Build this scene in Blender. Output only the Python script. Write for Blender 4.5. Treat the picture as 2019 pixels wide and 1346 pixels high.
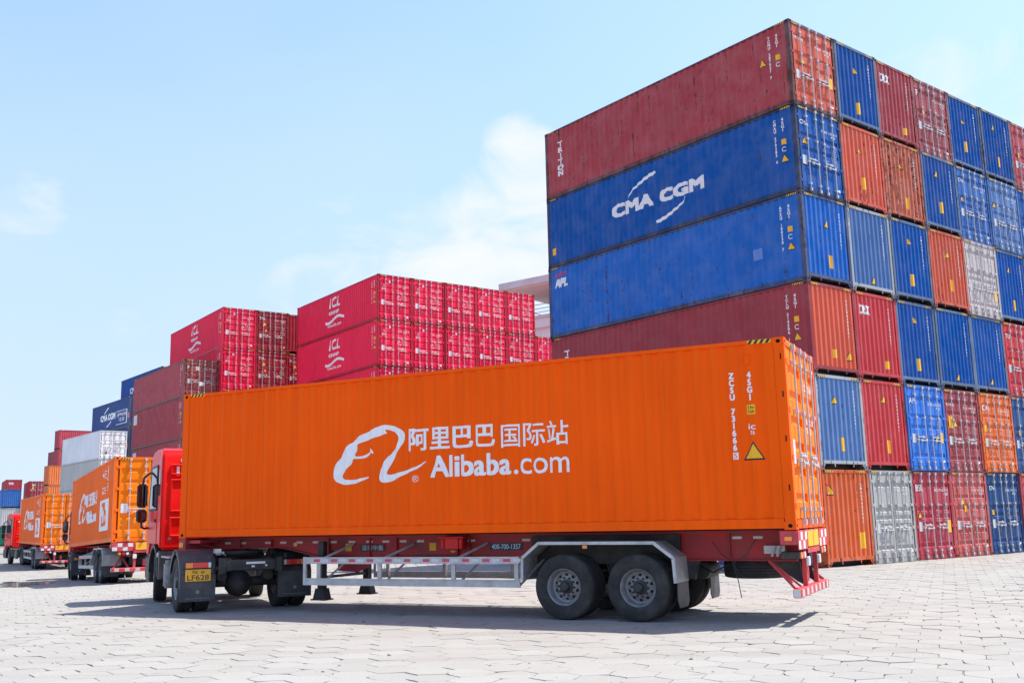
import bpy, bmesh, math, random
from mathutils import Vector, Matrix
R = math.radians
random.seed(7)
for o in list(bpy.data.objects): bpy.data.objects.remove(o)
scene = bpy.context.scene
col = scene.collection

# ------------------------------------------------------------------ camera
CAM_H, PITCH, ROLL = 1.654, R(9.9348), R(-1.2544)
cd = bpy.data.cameras.new('camera'); cam = bpy.data.objects.new('camera', cd); col.objects.link(cam)
cd.sensor_width = 36.0; cd.sensor_fit = 'HORIZONTAL'; cd.lens = 1977.9/2019*36.0
cd.clip_start = 0.1; cd.clip_end = 6000
c_, s_ = math.cos(PITCH), math.sin(PITCH)
fw = Vector((0, c_, s_)); up = Vector((0, -s_, c_)); rt = Vector((1, 0, 0))
r2 = rt*math.cos(ROLL) + up*math.sin(ROLL); u2 = up*math.cos(ROLL) - rt*math.sin(ROLL)
M = Matrix(((r2.x, u2.x, -fw.x, 0), (r2.y, u2.y, -fw.y, 0), (r2.z, u2.z, -fw.z, CAM_H), (0, 0, 0, 1)))
cam.matrix_world = M
scene.camera = cam
scene.render.engine = 'CYCLES'

# ------------------------------------------------------------------ light
SUN_EL = R(62.0)
SUN_AZ = math.atan2(0.97, 0.24)            # clockwise from +Y
world = bpy.data.worlds.new('World'); scene.world = world; world.use_nodes = True
wt = world.node_tree; wn = wt.nodes; wl = wt.links; wn.clear()
def N(nodes, t, **kw):
    n = nodes.new(t)
    for k, v in kw.items(): setattr(n, k, v)
    return n
wout = N(wn, 'ShaderNodeOutputWorld'); wbg = N(wn, 'ShaderNodeBackground')
sky = N(wn, 'ShaderNodeTexSky', sky_type='NISHITA', sun_disc=False)
sky.sun_elevation = SUN_EL; sky.sun_rotation = SUN_AZ
sky.altitude = 0; sky.air_density = 0.85; sky.dust_density = 0.5; sky.ozone_density = 3.2
wbg.inputs['Strength'].default_value = 0.125
# thin haze veil and soft clouds, by direction in the sky
tc = N(wn, 'ShaderNodeTexCoord')
def cloud(dx, dy, dz, outer, inner, prev, gain):
    v = Vector((dx, dy, dz)).normalized()
    dot = N(wn, 'ShaderNodeVectorMath', operation='DOT_PRODUCT'); dot.inputs[1].default_value = v
    wl.new(warp.outputs[0], dot.inputs[0])
    mr = N(wn, 'ShaderNodeMapRange', interpolation_type='SMOOTHSTEP')
    mr.inputs['From Min'].default_value = math.cos(R(outer)); mr.inputs['From Max'].default_value = math.cos(R(inner))
    mr.inputs['To Max'].default_value = gain
    wl.new(dot.outputs['Value'], mr.inputs['Value'])
    if prev is None: return mr.outputs[0]
    mx = N(wn, 'ShaderNodeMath', operation='MAXIMUM'); wl.new(prev, mx.inputs[0]); wl.new(mr.outputs[0], mx.inputs[1])
    return mx.outputs[0]
nz = N(wn, 'ShaderNodeTexNoise'); nz.inputs['Scale'].default_value = 7.0; nz.inputs['Detail'].default_value = 7.0; nz.inputs['Roughness'].default_value = 0.6
wl.new(tc.outputs['Generated'], nz.inputs['Vector'])
sub = N(wn, 'ShaderNodeVectorMath', operation='SUBTRACT'); sub.inputs[1].default_value = (.5, .5, .5)
wl.new(nz.outputs['Color'], sub.inputs[0])
scl = N(wn, 'ShaderNodeVectorMath', operation='SCALE'); scl.inputs['Scale'].default_value = 0.05
wl.new(sub.outputs[0], scl.inputs[0])
warp0 = N(wn, 'ShaderNodeVectorMath', operation='ADD'); wl.new(tc.outputs['Generated'], warp0.inputs[0]); wl.new(scl.outputs[0], warp0.inputs[1])
warp = N(wn, 'ShaderNodeVectorMath', operation='NORMALIZE'); wl.new(warp0.outputs[0], warp.inputs[0])
def pixdir(px, py):
    return fw + r2*((px-1009.5)/1977.9) - u2*((py-673)/1977.9)
m = None
for px, py, o_, i_, g_ in ((1035, 335, 3.4, .2, .78), (1100, 420, 5.6, .4, .82), (770, 500, 6.0, .3, .62), (950, 560, 8.0, .5, .75), (640, 560, 7.0, .3, .42), (60, 395, 3.4, .2, .45),
                           (195, 650, 3.4, .2, .40), (1980, 330, 11, 2.0, .5), (-700, 380, 9, 2, .7), (2900, 300, 14, 2, .8), (1200, -900, 12, 3, .5)):
    v = pixdir(px, py); m = cloud(v.x, v.y, v.z, o_, i_, m, g_)
nw = N(wn, 'ShaderNodeTexNoise'); nw.inputs['Scale'].default_value = 9.0; nw.inputs['Detail'].default_value = 10.0; nw.inputs['Roughness'].default_value = .58; nw.inputs['Distortion'].default_value = .6
mpw = N(wn, 'ShaderNodeMapping'); mpw.inputs['Scale'].default_value = (1, 1, 1.9); mpw.inputs['Rotation'].default_value = (0, R(14), 0)
wl.new(tc.outputs['Generated'], mpw.inputs[0]); wl.new(mpw.outputs[0], nw.inputs['Vector'])
def wm(op, a, b_):
    q = N(wn, 'ShaderNodeMath', operation=op)
    for i, x in enumerate((a, b_)):
        if isinstance(x, (int, float)): q.inputs[i].default_value = x
        else: wl.new(x, q.inputs[i])
    return q.outputs[0]
shp = wm('ADD', m, wm('MULTIPLY', wm('SUBTRACT', nw.outputs['Fac'], .52), 1.7))
shr = N(wn, 'ShaderNodeMapRange', interpolation_type='SMOOTHSTEP'); wl.new(shp, shr.inputs['Value'])
shr.inputs['From Min'].default_value = .12; shr.inputs['From Max'].default_value = 1.05
m = wm('MULTIPLY', shr.outputs[0], wm('MINIMUM', wm('MULTIPLY', m, 2.2), 1.0))
n2 = N(wn, 'ShaderNodeTexNoise'); n2.inputs['Scale'].default_value = 3.0; n2.inputs['Detail'].default_value = 5.0
mp = N(wn, 'ShaderNodeMapping'); mp.inputs['Scale'].default_value = (1, 1, 2.6)
wl.new(tc.outputs['Generated'], mp.inputs[0]); wl.new(mp.outputs[0], n2.inputs['Vector'])
vr = N(wn, 'ShaderNodeMapRange'); vr.inputs['From Min'].default_value = .35; vr.inputs['From Max'].default_value = .8
vr.inputs['To Min'].default_value = 0.08; vr.inputs['To Max'].default_value = 0.20
wl.new(n2.outputs['Fac'], vr.inputs['Value'])
mx = N(wn, 'ShaderNodeMath', operation='MAXIMUM'); wl.new(m, mx.inputs[0]); wl.new(vr.outputs[0], mx.inputs[1])
mix = N(wn, 'ShaderNodeMix', data_type='RGBA')
mix.inputs['B'].default_value = (2.5, 2.6, 2.7, 1)
# low haze layer, the same all round the horizon
sp = N(wn, 'ShaderNodeSeparateXYZ'); wl.new(tc.outputs['Generated'], sp.inputs[0])
hz = N(wn, 'ShaderNodeMapRange', interpolation_type='SMOOTHSTEP'); wl.new(sp.outputs['Z'], hz.inputs['Value'])
hz.inputs['From Min'].default_value = .02; hz.inputs['From Max'].default_value = .60; hz.inputs['To Min'].default_value = .85; hz.inputs['To Max'].default_value = 0
low = N(wn, 'ShaderNodeMix', data_type='RGBA'); low.inputs['B'].default_value = (1.38, 1.68, 2.4, 1)
wl.new(hz.outputs[0], low.inputs['Factor']); wl.new(sky.outputs[0], low.inputs['A'])
wl.new(mx.outputs[0], mix.inputs['Factor']); wl.new(low.outputs['Result'], mix.inputs['A'])
wl.new(mix.outputs['Result'], wbg.inputs['Color']); wl.new(wbg.outputs[0], wout.inputs[0])

sd = bpy.data.lights.new('sun', 'SUN'); sd.energy = 2.75; sd.angle = R(0.53); sd.color = (1.0, .945, .86)
sun = bpy.data.objects.new('sun', sd); col.objects.link(sun)
tosun = Vector((math.sin(SUN_AZ)*math.cos(SUN_EL), math.cos(SUN_AZ)*math.cos(SUN_EL), math.sin(SUN_EL)))
sun.rotation_euler = (-tosun).to_track_quat('-Z', 'Y').to_euler(); sun.location = (0, 0, 40)
vs = scene.view_settings; vs.view_transform = 'Standard'; vs.look = 'None'; vs.gamma = 1; vs.exposure = 1.60; vs.use_curve_mapping = False

# ------------------------------------------------------------------ helpers
def srgb(r, g, b):
    f = lambda c: (c/255/12.92 if c/255 <= .04045 else ((c/255+.055)/1.055)**2.4)
    return (f(r), f(g), f(b), 1.0)

def gz(x, y):
    t = min(1, max(0, (y*.6 - x*.8 - 18)/32.0))
    return -0.72*t*t*(3-2*t)

class MB:
    def __init__(s): s.v = []; s.f = []; s.m = []
    def add(s, vs_, fs, m=0):
        b = len(s.v); s.v += [tuple(v) for v in vs_]
        for f in fs: s.f.append(tuple(b+i for i in f)); s.m.append(m)
    def box(s, x0, x1, y0, y1, z0, z1, m=0):
        s.add([(x0,y0,z0),(x1,y0,z0),(x1,y1,z0),(x0,y1,z0),(x0,y0,z1),(x1,y0,z1),(x1,y1,z1),(x0,y1,z1)],
              [(0,3,2,1),(4,5,6,7),(0,1,5,4),(1,2,6,5),(2,3,7,6),(3,0,4,7)], m); return s
    def prism(s, poly, ax, a0, a1, m=0):
        # poly in the two remaining axes (in order x,y,z without ax)
        def P(p, a):
            q = list(p); q.insert('xyz'.index(ax), a); return tuple(q)
        n = len(poly)
        vs_ = [P(p, a0) for p in poly] + [P(p, a1) for p in poly]
        fs = [tuple(range(n-1, -1, -1)), tuple(range(n, 2*n))] + [(i, (i+1) % n, n+(i+1) % n, n+i) for i in range(n)]
        s.add(vs_, fs, m); return s
    def tube(s, p0, p1, r, n=8, m=0, r1=None):
        p0 = Vector(p0); p1 = Vector(p1); d = (p1-p0).normalized()
        a = d.orthogonal().normalized(); b = d.cross(a); r1 = r if r1 is None else r1
        vs_ = [p0+(a*math.cos(t)+b*math.sin(t))*r for t in [2*math.pi*i/n for i in range(n)]] + \
              [p1+(a*math.cos(t)+b*math.sin(t))*r1 for t in [2*math.pi*i/n for i in range(n)]]
        s.add(vs_, [tuple(range(n-1, -1, -1)), tuple(range(n, 2*n))] + [(i, (i+1) % n, n+(i+1) % n, n+i) for i in range(n)], m); return s
    def path(s, pts, r, n=8, m=0):
        for a, b in zip(pts[:-1], pts[1:]): s.tube(a, b, r, n, m)
        return s
    def bar(s, p0, p1, w, h, m=0):
        p0 = Vector(p0); p1 = Vector(p1); d = (p1-p0).normalized()
        a = d.cross(Vector((0, 0, 1)));
        if a.length < .01: a = Vector((1, 0, 0))
        a.normalize(); b = a.cross(d)
        q = [(-w/2, -h/2), (w/2, -h/2), (w/2, h/2), (-w/2, h/2)]
        vs_ = [p0+a*i+b*j for i, j in q]+[p1+a*i+b*j for i, j in q]
        s.add(vs_, [(3,2,1,0),(4,5,6,7),(0,1,5,4),(1,2,6,5),(2,3,7,6),(3,0,4,7)], m); return s
    def lathe(s, prof, n=32, m=0, ax='y', close=False):
        k = len(prof); vs_ = []
        for i in range(n):
            t = 2*math.pi*i/n; c, q = math.cos(t), math.sin(t)
            for r, h in prof:
                vs_.append((r*c, h, r*q) if ax == 'y' else (r*c, r*q, h))
        fs = []
        K = k if close else k-1
        for i in range(n):
            j = (i+1) % n
            for a in range(K):
                b = (a+1) % k
                fs.append((i*k+a, i*k+b, j*k+b, j*k+a))
        s.add(vs_, fs, m); return s
    def build(s, name, mats, bevel=0, smooth=None, seg=1):
        me = bpy.data.meshes.new(name); me.from_pydata(s.v, [], s.f)
        for m in (mats if isinstance(mats, (list, tuple)) else [mats]): me.materials.append(m)
        me.polygons.foreach_set('material_index', s.m)
        bm = bmesh.new(); bm.from_mesh(me)
        bmesh.ops.remove_doubles(bm, verts=bm.verts, dist=1e-5)
        bmesh.ops.recalc_face_normals(bm, faces=bm.faces)
        if bevel:
            bmesh.ops.bevel(bm, geom=[e for e in bm.edges if len(e.link_faces) == 2 and e.calc_face_angle(0) > .5], offset=bevel, segments=seg, affect='EDGES', clamp_overlap=True)
        bm.to_mesh(me); bm.free()
        if smooth: me.shade_smooth(); me.set_sharp_from_angle(angle=R(smooth))
        return me

def obj(name, me, parent=None, loc=(0,0,0), rot=(0,0,0), color=None, wear=None, scale=None):
    o = bpy.data.objects.new(name, me); col.objects.link(o)
    o.location = loc; o.rotation_euler = rot
    if scale: o.scale = scale
    if parent: o.parent = parent
    if color: o.color = color
    if wear is not None: o['wear'] = float(wear)
    return o
def thing(name, label, cat, loc=(0,0,0), rot=(0,0,0), group=None):
    o = bpy.data.objects.new(name, None); col.objects.link(o); o.location = loc; o.rotation_euler = rot
    o.empty_display_size = .3
    o['label'] = label; o['category'] = cat
    if group: o['group'] = group
    return o
CACHE = {}
def cached(key, fn):
    if key not in CACHE: CACHE[key] = fn()
    return CACHE[key]

# ------------------------------------------------------------------ materials
def mat(name, color=None, rough=.6, metal=0, bump=0, bscale=60, var=0.0, vscale=6, obcol=False, spec=.5, dirt=None, dirtamt=0.0, coat=0):
    m = bpy.data.materials.new(name); m.use_nodes = True
    nt = m.node_tree; n = nt.nodes; l = nt.links
    b = n['Principled BSDF']; b.inputs['Roughness'].default_value = rough; b.inputs['Metallic'].default_value = metal
    b.inputs['Specular IOR Level'].default_value = spec
    if coat: b.inputs['Coat Weight'].default_value = coat; b.inputs['Coat Roughness'].default_value = .08
    if obcol:
        oi = n.new('ShaderNodeObjectInfo'); src = oi.outputs['Color']
    else:
        rgb = n.new('ShaderNodeRGB'); rgb.outputs[0].default_value = color; src = rgb.outputs[0]
    geo = n.new('ShaderNodeNewGeometry')
    if var:
        nz = n.new('ShaderNodeTexNoise'); nz.inputs['Scale'].default_value = vscale; nz.inputs['Detail'].default_value = 5
        l.new(geo.outputs['Position'], nz.inputs['Vector'])
        mr = n.new('ShaderNodeMapRange'); mr.inputs['From Min'].default_value = .3; mr.inputs['From Max'].default_value = .7
        mr.inputs['To Min'].default_value = 1-var; mr.inputs['To Max'].default_value = 1+var
        l.new(nz.outputs['Fac'], mr.inputs['Value'])
        hs = n.new('ShaderNodeHueSaturation'); l.new(mr.outputs[0], hs.inputs['Value']); l.new(src, hs.inputs['Color']); src = hs.outputs[0]
        r2_ = n.new('ShaderNodeMapRange'); r2_.inputs['To Min'].default_value = max(.05, rough-.12); r2_.inputs['To Max'].default_value = min(1, rough+.12)
        l.new(nz.outputs['Fac'], r2_.inputs['Value']); l.new(r2_.outputs[0], b.inputs['Roughness'])
    if dirt:
        nd = n.new('ShaderNodeTexNoise'); nd.inputs['Scale'].default_value = 2.3; nd.inputs['Detail'].default_value = 8; nd.inputs['Roughness'].default_value = .65
        l.new(geo.outputs['Position'], nd.inputs['Vector'])
        md = n.new('ShaderNodeMapRange'); md.inputs['From Min'].default_value = .45; md.inputs['From Max'].default_value = .72
        md.inputs['To Max'].default_value = dirtamt
        l.new(nd.outputs['Fac'], md.inputs['Value'])
        mxd = n.new('ShaderNodeMix'); mxd.data_type = 'RGBA'; mxd.inputs['B'].default_value = dirt
        l.new(md.outputs[0], mxd.inputs['Factor']); l.new(src, mxd.inputs['A']); src = mxd.outputs['Result']
    l.new(src, b.inputs['Base Color'])
    if bump:
        nb = n.new('ShaderNodeTexNoise'); nb.inputs['Scale'].default_value = bscale; nb.inputs['Detail'].default_value = 4
        l.new(geo.outputs['Position'], nb.inputs['Vector'])
        bp = n.new('ShaderNodeBump'); bp.inputs['Strength'].default_value = bump; bp.inputs['Distance'].default_value = .01
        l.new(nb.outputs['Fac'], bp.inputs['Height']); l.new(bp.outputs[0], b.inputs['Normal'])
    return m

def container_paint():
    m = bpy.data.materials.new('container_paint'); m.use_nodes = True
    nt = m.node_tree; n = nt.nodes; l = nt.links; b = n['Principled BSDF']
    oi = n.new('ShaderNodeObjectInfo'); geo = n.new('ShaderNodeNewGeometry'); tcn = n.new('ShaderNodeTexCoord')
    at = n.new('ShaderNodeAttribute'); at.attribute_type = 'OBJECT'; at.attribute_name = 'wear'
    def noise(vec, sc, det, ro=.55):
        z = n.new('ShaderNodeTexNoise'); z.inputs['Scale'].default_value = sc; z.inputs['Detail'].default_value = det; z.inputs['Roughness'].default_value = ro
        l.new(vec, z.inputs['Vector']); return z.outputs['Fac']
    def mrange(v, a, b_, c, d):
        r_ = n.new('ShaderNodeMapRange'); l.new(v, r_.inputs['Value'])
        for k, x in zip(('From Min', 'From Max', 'To Min', 'To Max'), (a, b_, c, d)): r_.inputs[k].default_value = x
        return r_.outputs[0]
    def math_(op, a, b_):
        q = n.new('ShaderNodeMath'); q.operation = op
        for i, x in enumerate((a, b_)):
            if isinstance(x, (int, float)): q.inputs[i].default_value = x
            else: l.new(x, q.inputs[i])
        return q.outputs[0]
    pos = geo.outputs['Position']
    st = n.new('ShaderNodeMapping'); st.inputs['Scale'].default_value = (9, 9, .55); l.new(pos, st.inputs[0])
    streak = noise(st.outputs[0], 1.0, 4, .6)
    big = noise(pos, .55, 4); fine = noise(pos, 5.5, 8, .68); mid = noise(pos, 1.7, 6, .6)
    # tone variation and chalking of old paint
    hs = n.new('ShaderNodeHueSaturation'); l.new(oi.outputs['Color'], hs.inputs['Color'])
    l.new(mrange(math_('ADD', math_('MULTIPLY', streak, .5), math_('MULTIPLY', big, .5)), .3, .7, .86, 1.12), hs.inputs['Value'])
    chalk = n.new('ShaderNodeMix'); chalk.data_type = 'RGBA'; chalk.inputs['B'].default_value = (.55, .52, .52, 1)
    l.new(math_('MULTIPLY', mrange(mid, .4, .75, 0, .20), at.outputs['Fac']), chalk.inputs['Factor']); l.new(hs.outputs[0], chalk.inputs['A'])
    # rust: vertical runs and chipped spots
    th = math_('SUBTRACT', .685, math_('MULTIPLY', at.outputs['Fac'], .15))
    rv = math_('ADD', math_('MULTIPLY', fine, .46), math_('MULTIPLY', streak, .58))
    rust = n.new('ShaderNodeMapRange'); l.new(rv, rust.inputs['Value']); l.new(th, rust.inputs['From Min'])
    l.new(math_('ADD', th, .05), rust.inputs['From Max'])
    rc = n.new('ShaderNodeMix'); rc.data_type = 'RGBA'; rc.inputs['A'].default_value = (.11, .045, .025, 1); rc.inputs['B'].default_value = (.045, .03, .026, 1)
    l.new(big, rc.inputs['Factor'])
    mr = n.new('ShaderNodeMix'); mr.data_type = 'RGBA'
    l.new(math_('MULTIPLY', rust.outputs[0], math_('MINIMUM', math_('MULTIPLY', at.outputs['Fac'], 2.2), .9)), mr.inputs['Factor'])
    l.new(chalk.outputs['Result'], mr.inputs['A']); l.new(rc.outputs['Result'], mr.inputs['B'])
    l.new(mr.outputs['Result'], b.inputs['Base Color'])
    l.new(mrange(mid, .3, .7, .36, .58), b.inputs['Roughness'])
    b.inputs['Specular IOR Level'].default_value = .09
    # dents
    bp = n.new('ShaderNodeBump'); bp.inputs['Strength'].default_value = .35; bp.inputs['Distance'].default_value = .03
    l.new(noise(pos, 2.2, 3), bp.inputs['Height']); l.new(bp.outputs[0], b.inputs['Normal'])
    return m
MT = dict(
    paint=container_paint(),
    coat=mat('vehicle_paint', obcol=True, rough=.38, var=.05, vscale=3, coat=.10, spec=.2, dirt=(.20, .10, .08, 1), dirtamt=.15),
    frame=mat('trailer_paint', obcol=True, rough=.55, var=.16, vscale=4, dirt=(.06, .045, .04, 1), dirtamt=.65, bump=.15),
    matte=mat('print', obcol=True, rough=.6, var=.05, vscale=10),
    hole=mat('hole_shade_and_gasket', (.006, .006, .006, 1), rough=.9),  # near-black painted in for the shade inside holes; also gasket and door backing
    rubber=mat('rubber', (.024, .023, .022, 1), rough=.85, var=.3, vscale=14, dirt=(.12, .108, .096, 1), dirtamt=.5, bump=.2, bscale=90),
    rim=mat('wheel_steel', (.27, .27, .275, 1), rough=.5, metal=.25, var=.25, vscale=12, dirt=(.09, .08, .075, 1), dirtamt=.5),
    rimdark=mat('hub_cast_iron', (.035, .034, .034, 1), rough=.6, var=.3, vscale=15),
    galv=mat('galvanised_steel', (.50, .50, .50, 1), rough=.45, metal=.35, var=.16, vscale=7, dirt=(.22, .20, .19, 1), dirtamt=.5),
    steel=mat('zinc_rod', (.54, .54, .54, 1), rough=.42, metal=.3, var=.12, vscale=12, dirt=(.30, .24, .20, 1), dirtamt=.4),
    plastic=mat('black_plastic', (.018, .018, .019, 1), rough=.5, var=.2, vscale=9, dirt=(.14, .13, .12, 1), dirtamt=.35),
    guardp=mat('grey_black_plastic', (.035, .038, .045, 1), rough=.5, var=.2, vscale=6, dirt=(.15, .14, .13, 1), dirtamt=.5),
    chassis=mat('chassis_paint', (.02, .02, .021, 1), rough=.65, var=.3, vscale=5, dirt=(.11, .095, .08, 1), dirtamt=.6, bump=.2),
    glass=mat('tinted_glass', (.012, .014, .016, 1), rough=.04, spec=.8),
    mirror=mat('mirror_glass', (.10, .11, .13, 1), rough=.03, metal=1),
    chrome=mat('bright_metal', (.7, .7, .7, 1), rough=.2, metal=.9),
    lens=mat('lamp_lens', obcol=True, rough=.18, spec=.6, coat=.4),
    plaster=mat('plaster', (.80, .77, .745, 1), rough=.85, var=.06, vscale=.6, bump=.1),
    soffit=mat('pink_plaster', (.78, .62, .59, 1), rough=.85, var=.06, vscale=.6),
    conc=mat('grey_render', (.62, .60, .585, 1), rough=.85, var=.1, vscale=.8),
)

def paver_mat(name, attr):
    m = bpy.data.materials.new(name); m.use_nodes = True
    nt = m.node_tree; n = nt.nodes; l = nt.links; b = n['Principled BSDF']; b.inputs['Roughness'].default_value = .9
    b.inputs['Specular IOR Level'].default_value = .25
    geo = n.new('ShaderNodeNewGeometry')
    if attr:
        a = n.new('ShaderNodeAttribute'); a.attribute_name = 'tint'; rnd = a.outputs['Fac']
    else:
        a = n.new('ShaderNodeObjectInfo'); rnd = a.outputs['Random']
    def noise(sc, det, ro=.6):
        z = n.new('ShaderNodeTexNoise'); z.inputs['Scale'].default_value = sc; z.inputs['Detail'].default_value = det; z.inputs['Roughness'].default_value = ro
        l.new(geo.outputs['Position'], z.inputs['Vector']); return z.outputs['Fac']
    def mrange(v, A, B, C, D):
        r_ = n.new('ShaderNodeMapRange'); l.new(v, r_.inputs['Value'])
        for k, x in zip(('From Min', 'From Max', 'To Min', 'To Max'), (A, B, C, D)): r_.inputs[k].default_value = x
        return r_.outputs[0]
    base = n.new('ShaderNodeMix'); base.data_type = 'RGBA'
    base.inputs['A'].default_value = (.268, .259, .238, 1); base.inputs['B'].default_value = (.297, .288, .265, 1)
    l.new(rnd, base.inputs['Factor'])
    stain = n.new('ShaderNodeMix'); stain.data_type = 'RGBA'; stain.inputs['B'].default_value = (.27, .245, .22, 1)
    l.new(base.outputs['Result'], stain.inputs['A']); l.new(mrange(noise(.55, 9, .7), .47, .76, 0, .62), stain.inputs['Factor'])
    # tyre tracks: long soft bands along the lane
    mpt = n.new('ShaderNodeMapping'); mpt.inputs['Rotation'].default_value = (0, 0, R(22)); mpt.inputs['Scale'].default_value = (.10, 1.5, 1)
    l.new(geo.outputs['Position'], mpt.inputs[0])
    nt_ = n.new('ShaderNodeTexNoise'); nt_.inputs['Scale'].default_value = 1.0; nt_.inputs['Detail'].default_value = 6; l.new(mpt.outputs[0], nt_.inputs['Vector'])
    trk = n.new('ShaderNodeMix'); trk.data_type = 'RGBA'; trk.inputs['B'].default_value = (.22, .20, .175, 1)
    l.new(stain.outputs['Result'], trk.inputs['A']); l.new(mrange(nt_.outputs['Fac'], .52, .72, 0, .42), trk.inputs['Factor'])
    oil = n.new('ShaderNodeMix'); oil.data_type = 'RGBA'; oil.inputs['B'].default_value = (.09, .08, .07, 1)
    l.new(trk.outputs['Result'], oil.inputs['A']); l.new(mrange(noise(1.3, 4, .5), .69, .76, 0, .55), oil.inputs['Factor'])
    spot = n.new('ShaderNodeMix'); spot.data_type = 'RGBA'; spot.inputs['B'].default_value = (.12, .10, .09, 1)
    l.new(oil.outputs['Result'], spot.inputs['A']); l.new(mrange(noise(7, 8, .75), .645, .73, 0, .75), spot.inputs['Factor'])
    hs = n.new('ShaderNodeHueSaturation'); l.new(mrange(noise(26, 8, .7), .3, .7, .90, 1.09), hs.inputs['Value']); l.new(spot.outputs['Result'], hs.inputs['Color'])
    l.new(hs.outputs[0], b.inputs['Base Color'])
    bp = n.new('ShaderNodeBump'); bp.inputs['Strength'].default_value = .4; bp.inputs['Distance'].default_value = .006
    l.new(noise(45, 6, .7), bp.inputs['Height']); l.new(bp.outputs[0], b.inputs['Normal'])
    return m
MT['paver'] = paver_mat('concrete_paver', False); MT['paverfield'] = paver_mat('concrete_paver_field', True)
MT['ground'] = mat('dusty_ground', (.25, .238, .215, 1), rough=.95, var=.12, vscale=1.2, dirt=(.10, .085, .07, 1), dirtamt=.9, bump=.3, bscale=30)

# ------------------------------------------------------------------ ground
def ground():
    def lines(lo, hi, step): 
        k = int((hi-lo)/step); return [lo+step*i for i in range(k+1)]
    xs = [-3000, -1200, -500, -250, -150] + lines(-110, 60, 2.5) + [90, 150, 250, 500, 1200, 3000]
    ys = [-3000, -800, -200, -60, -20] + lines(0, 130, 2.5) + [160, 200, 300, 600, 1400, 3000]
    vs_ = [(x, y, gz(x, y)-.013) for y in ys for x in xs]; nx = len(xs)
    fs = [(j*nx+i, j*nx+i+1, (j+1)*nx+i+1, (j+1)*nx+i) for j in range(len(ys)-1) for i in range(nx-1)]
    mb = MB(); mb.add(vs_, fs)
    g = obj('ground', mb.build('ground', MT['ground'], smooth=40)); g['kind'] = 'structure'
    return g
GROUND = ground()

def hex_pts(rr, jit, rnd):
    # outline with chipped corners: 12 points
    out = []
    for i in range(6):
        a = R(60*i); b = R(60*i+60)
        j = lambda: rnd.uniform(-jit, jit)
        r0 = rr-abs(rnd.gauss(0, jit*.22))
        if rnd.random() < .10: r0 -= rnd.uniform(.01, .045)
        out.append((r0*math.cos(a)+j()*.2, r0*math.sin(a)+j()*.2))
        t = rnd.uniform(.35, .65); k = rnd.uniform(-jit*.3, jit*.2)
        if rnd.random() < .12: k -= rnd.uniform(.006, .022)
        mx_, my_ = rr*(math.cos(a)*(1-t)+math.cos(b)*t), rr*(math.sin(a)*(1-t)+math.sin(b)*t)
        q = math.hypot(mx_, my_); out.append((mx_*(1+k/q), my_*(1+k/q)))
    return out
def pavers():
    rnd = random.Random(3)
    rr = .285; gap = .0045
    px, py = 1.5*rr, math.sqrt(3)*rr
    ang = R(7); ca, sa = math.cos(ang), math.sin(ang)
    cells = []
    for i in range(-205, 180):
        for j in range(-24, 200):
            a, b = i*px, (j+(i % 2)*.5)*py
            x, y = a*ca-b*sa, a*sa+b*ca
            if y < 7.0 or y > 72: continue
            if abs(x) > .64*y+2.0: continue
            if x > 2 and y > 45: continue
            cells.append((math.hypot(x, y), x, y))
    cells.sort()
    # the 300 nearest inside the picture are pieces of their own
    near = []; far = []
    for d, x, y in cells:
        depth = y*c_; vis = False
        q = Vector((x, y, -CAM_H)); z = q.dot(fw); sx = q.dot(r2)/z*1977.9; sy = -q.dot(u2)/z*1977.9
        if abs(sx) < 1040 and abs(sy) < 690 and len(near) < 300: near.append((x, y))
        else: far.append((d, x, y))
    def profile(o):
        k = len(o); vs_ = []
        for (sc, z) in ((1.0, -.04), (1.0, -.004), (.985, 0.0)):
            vs_ += [(x*sc, y*sc, z) for x, y in o]
        fs = [tuple(range(2*k, 3*k))]
        for lv in (0, 1):
            fs += [(lv*k+i, lv*k+(i+1) % k, (lv+1)*k+(i+1) % k, (lv+1)*k+i) for i in range(k)]
        return vs_, fs
    meshes = []
    for v in range(14):
        mb = MB(); mb.add(*profile(hex_pts(rr-gap, .010, rnd))); meshes.append(mb.build('paver', MT['paver']))
    for x, y in near:
        o = obj('paver', rnd.choice(meshes), GROUND, (x, y, gz(x, y)+rnd.gauss(0, .0022)), (rnd.gauss(0, .006), rnd.gauss(0, .006), ang+R(60*rnd.randrange(6))+rnd.gauss(0, .008)))
    vs_, fs, tint = [], [], []
    for d, x, y in far:
        z = gz(x, y)+rnd.gauss(0, .0022); tx, ty = rnd.gauss(0, .006), rnd.gauss(0, .006)
        o = hex_pts(rr-gap, .010, rnd)
        if d > 38: o = o[::2]
        pv, pf = profile(o)
        b = len(vs_)
        for (a, c, h) in pv:
            X, Y = a*ca-c*sa, a*sa+c*ca
            vs_.append((x+X, y+Y, z+h+X*tx+Y*ty))
        fs += [tuple(b+i for i in f) for f in pf]; t = rnd.random(); tint += [t]*len(pv)
    me = bpy.data.meshes.new('paver_field'); me.from_pydata(vs_, [], fs); me.materials.append(MT['paverfield'])
    at = me.attributes.new('tint', 'FLOAT', 'POINT'); at.data.foreach_set('value', tint)
    bm = bmesh.new(); bm.from_mesh(me); bmesh.ops.recalc_face_normals(bm, faces=bm.faces); bm.to_mesh(me); bm.free()
    o = obj('paver_field', me, GROUND); o['kind'] = 'stuff'
pavers()

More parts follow.
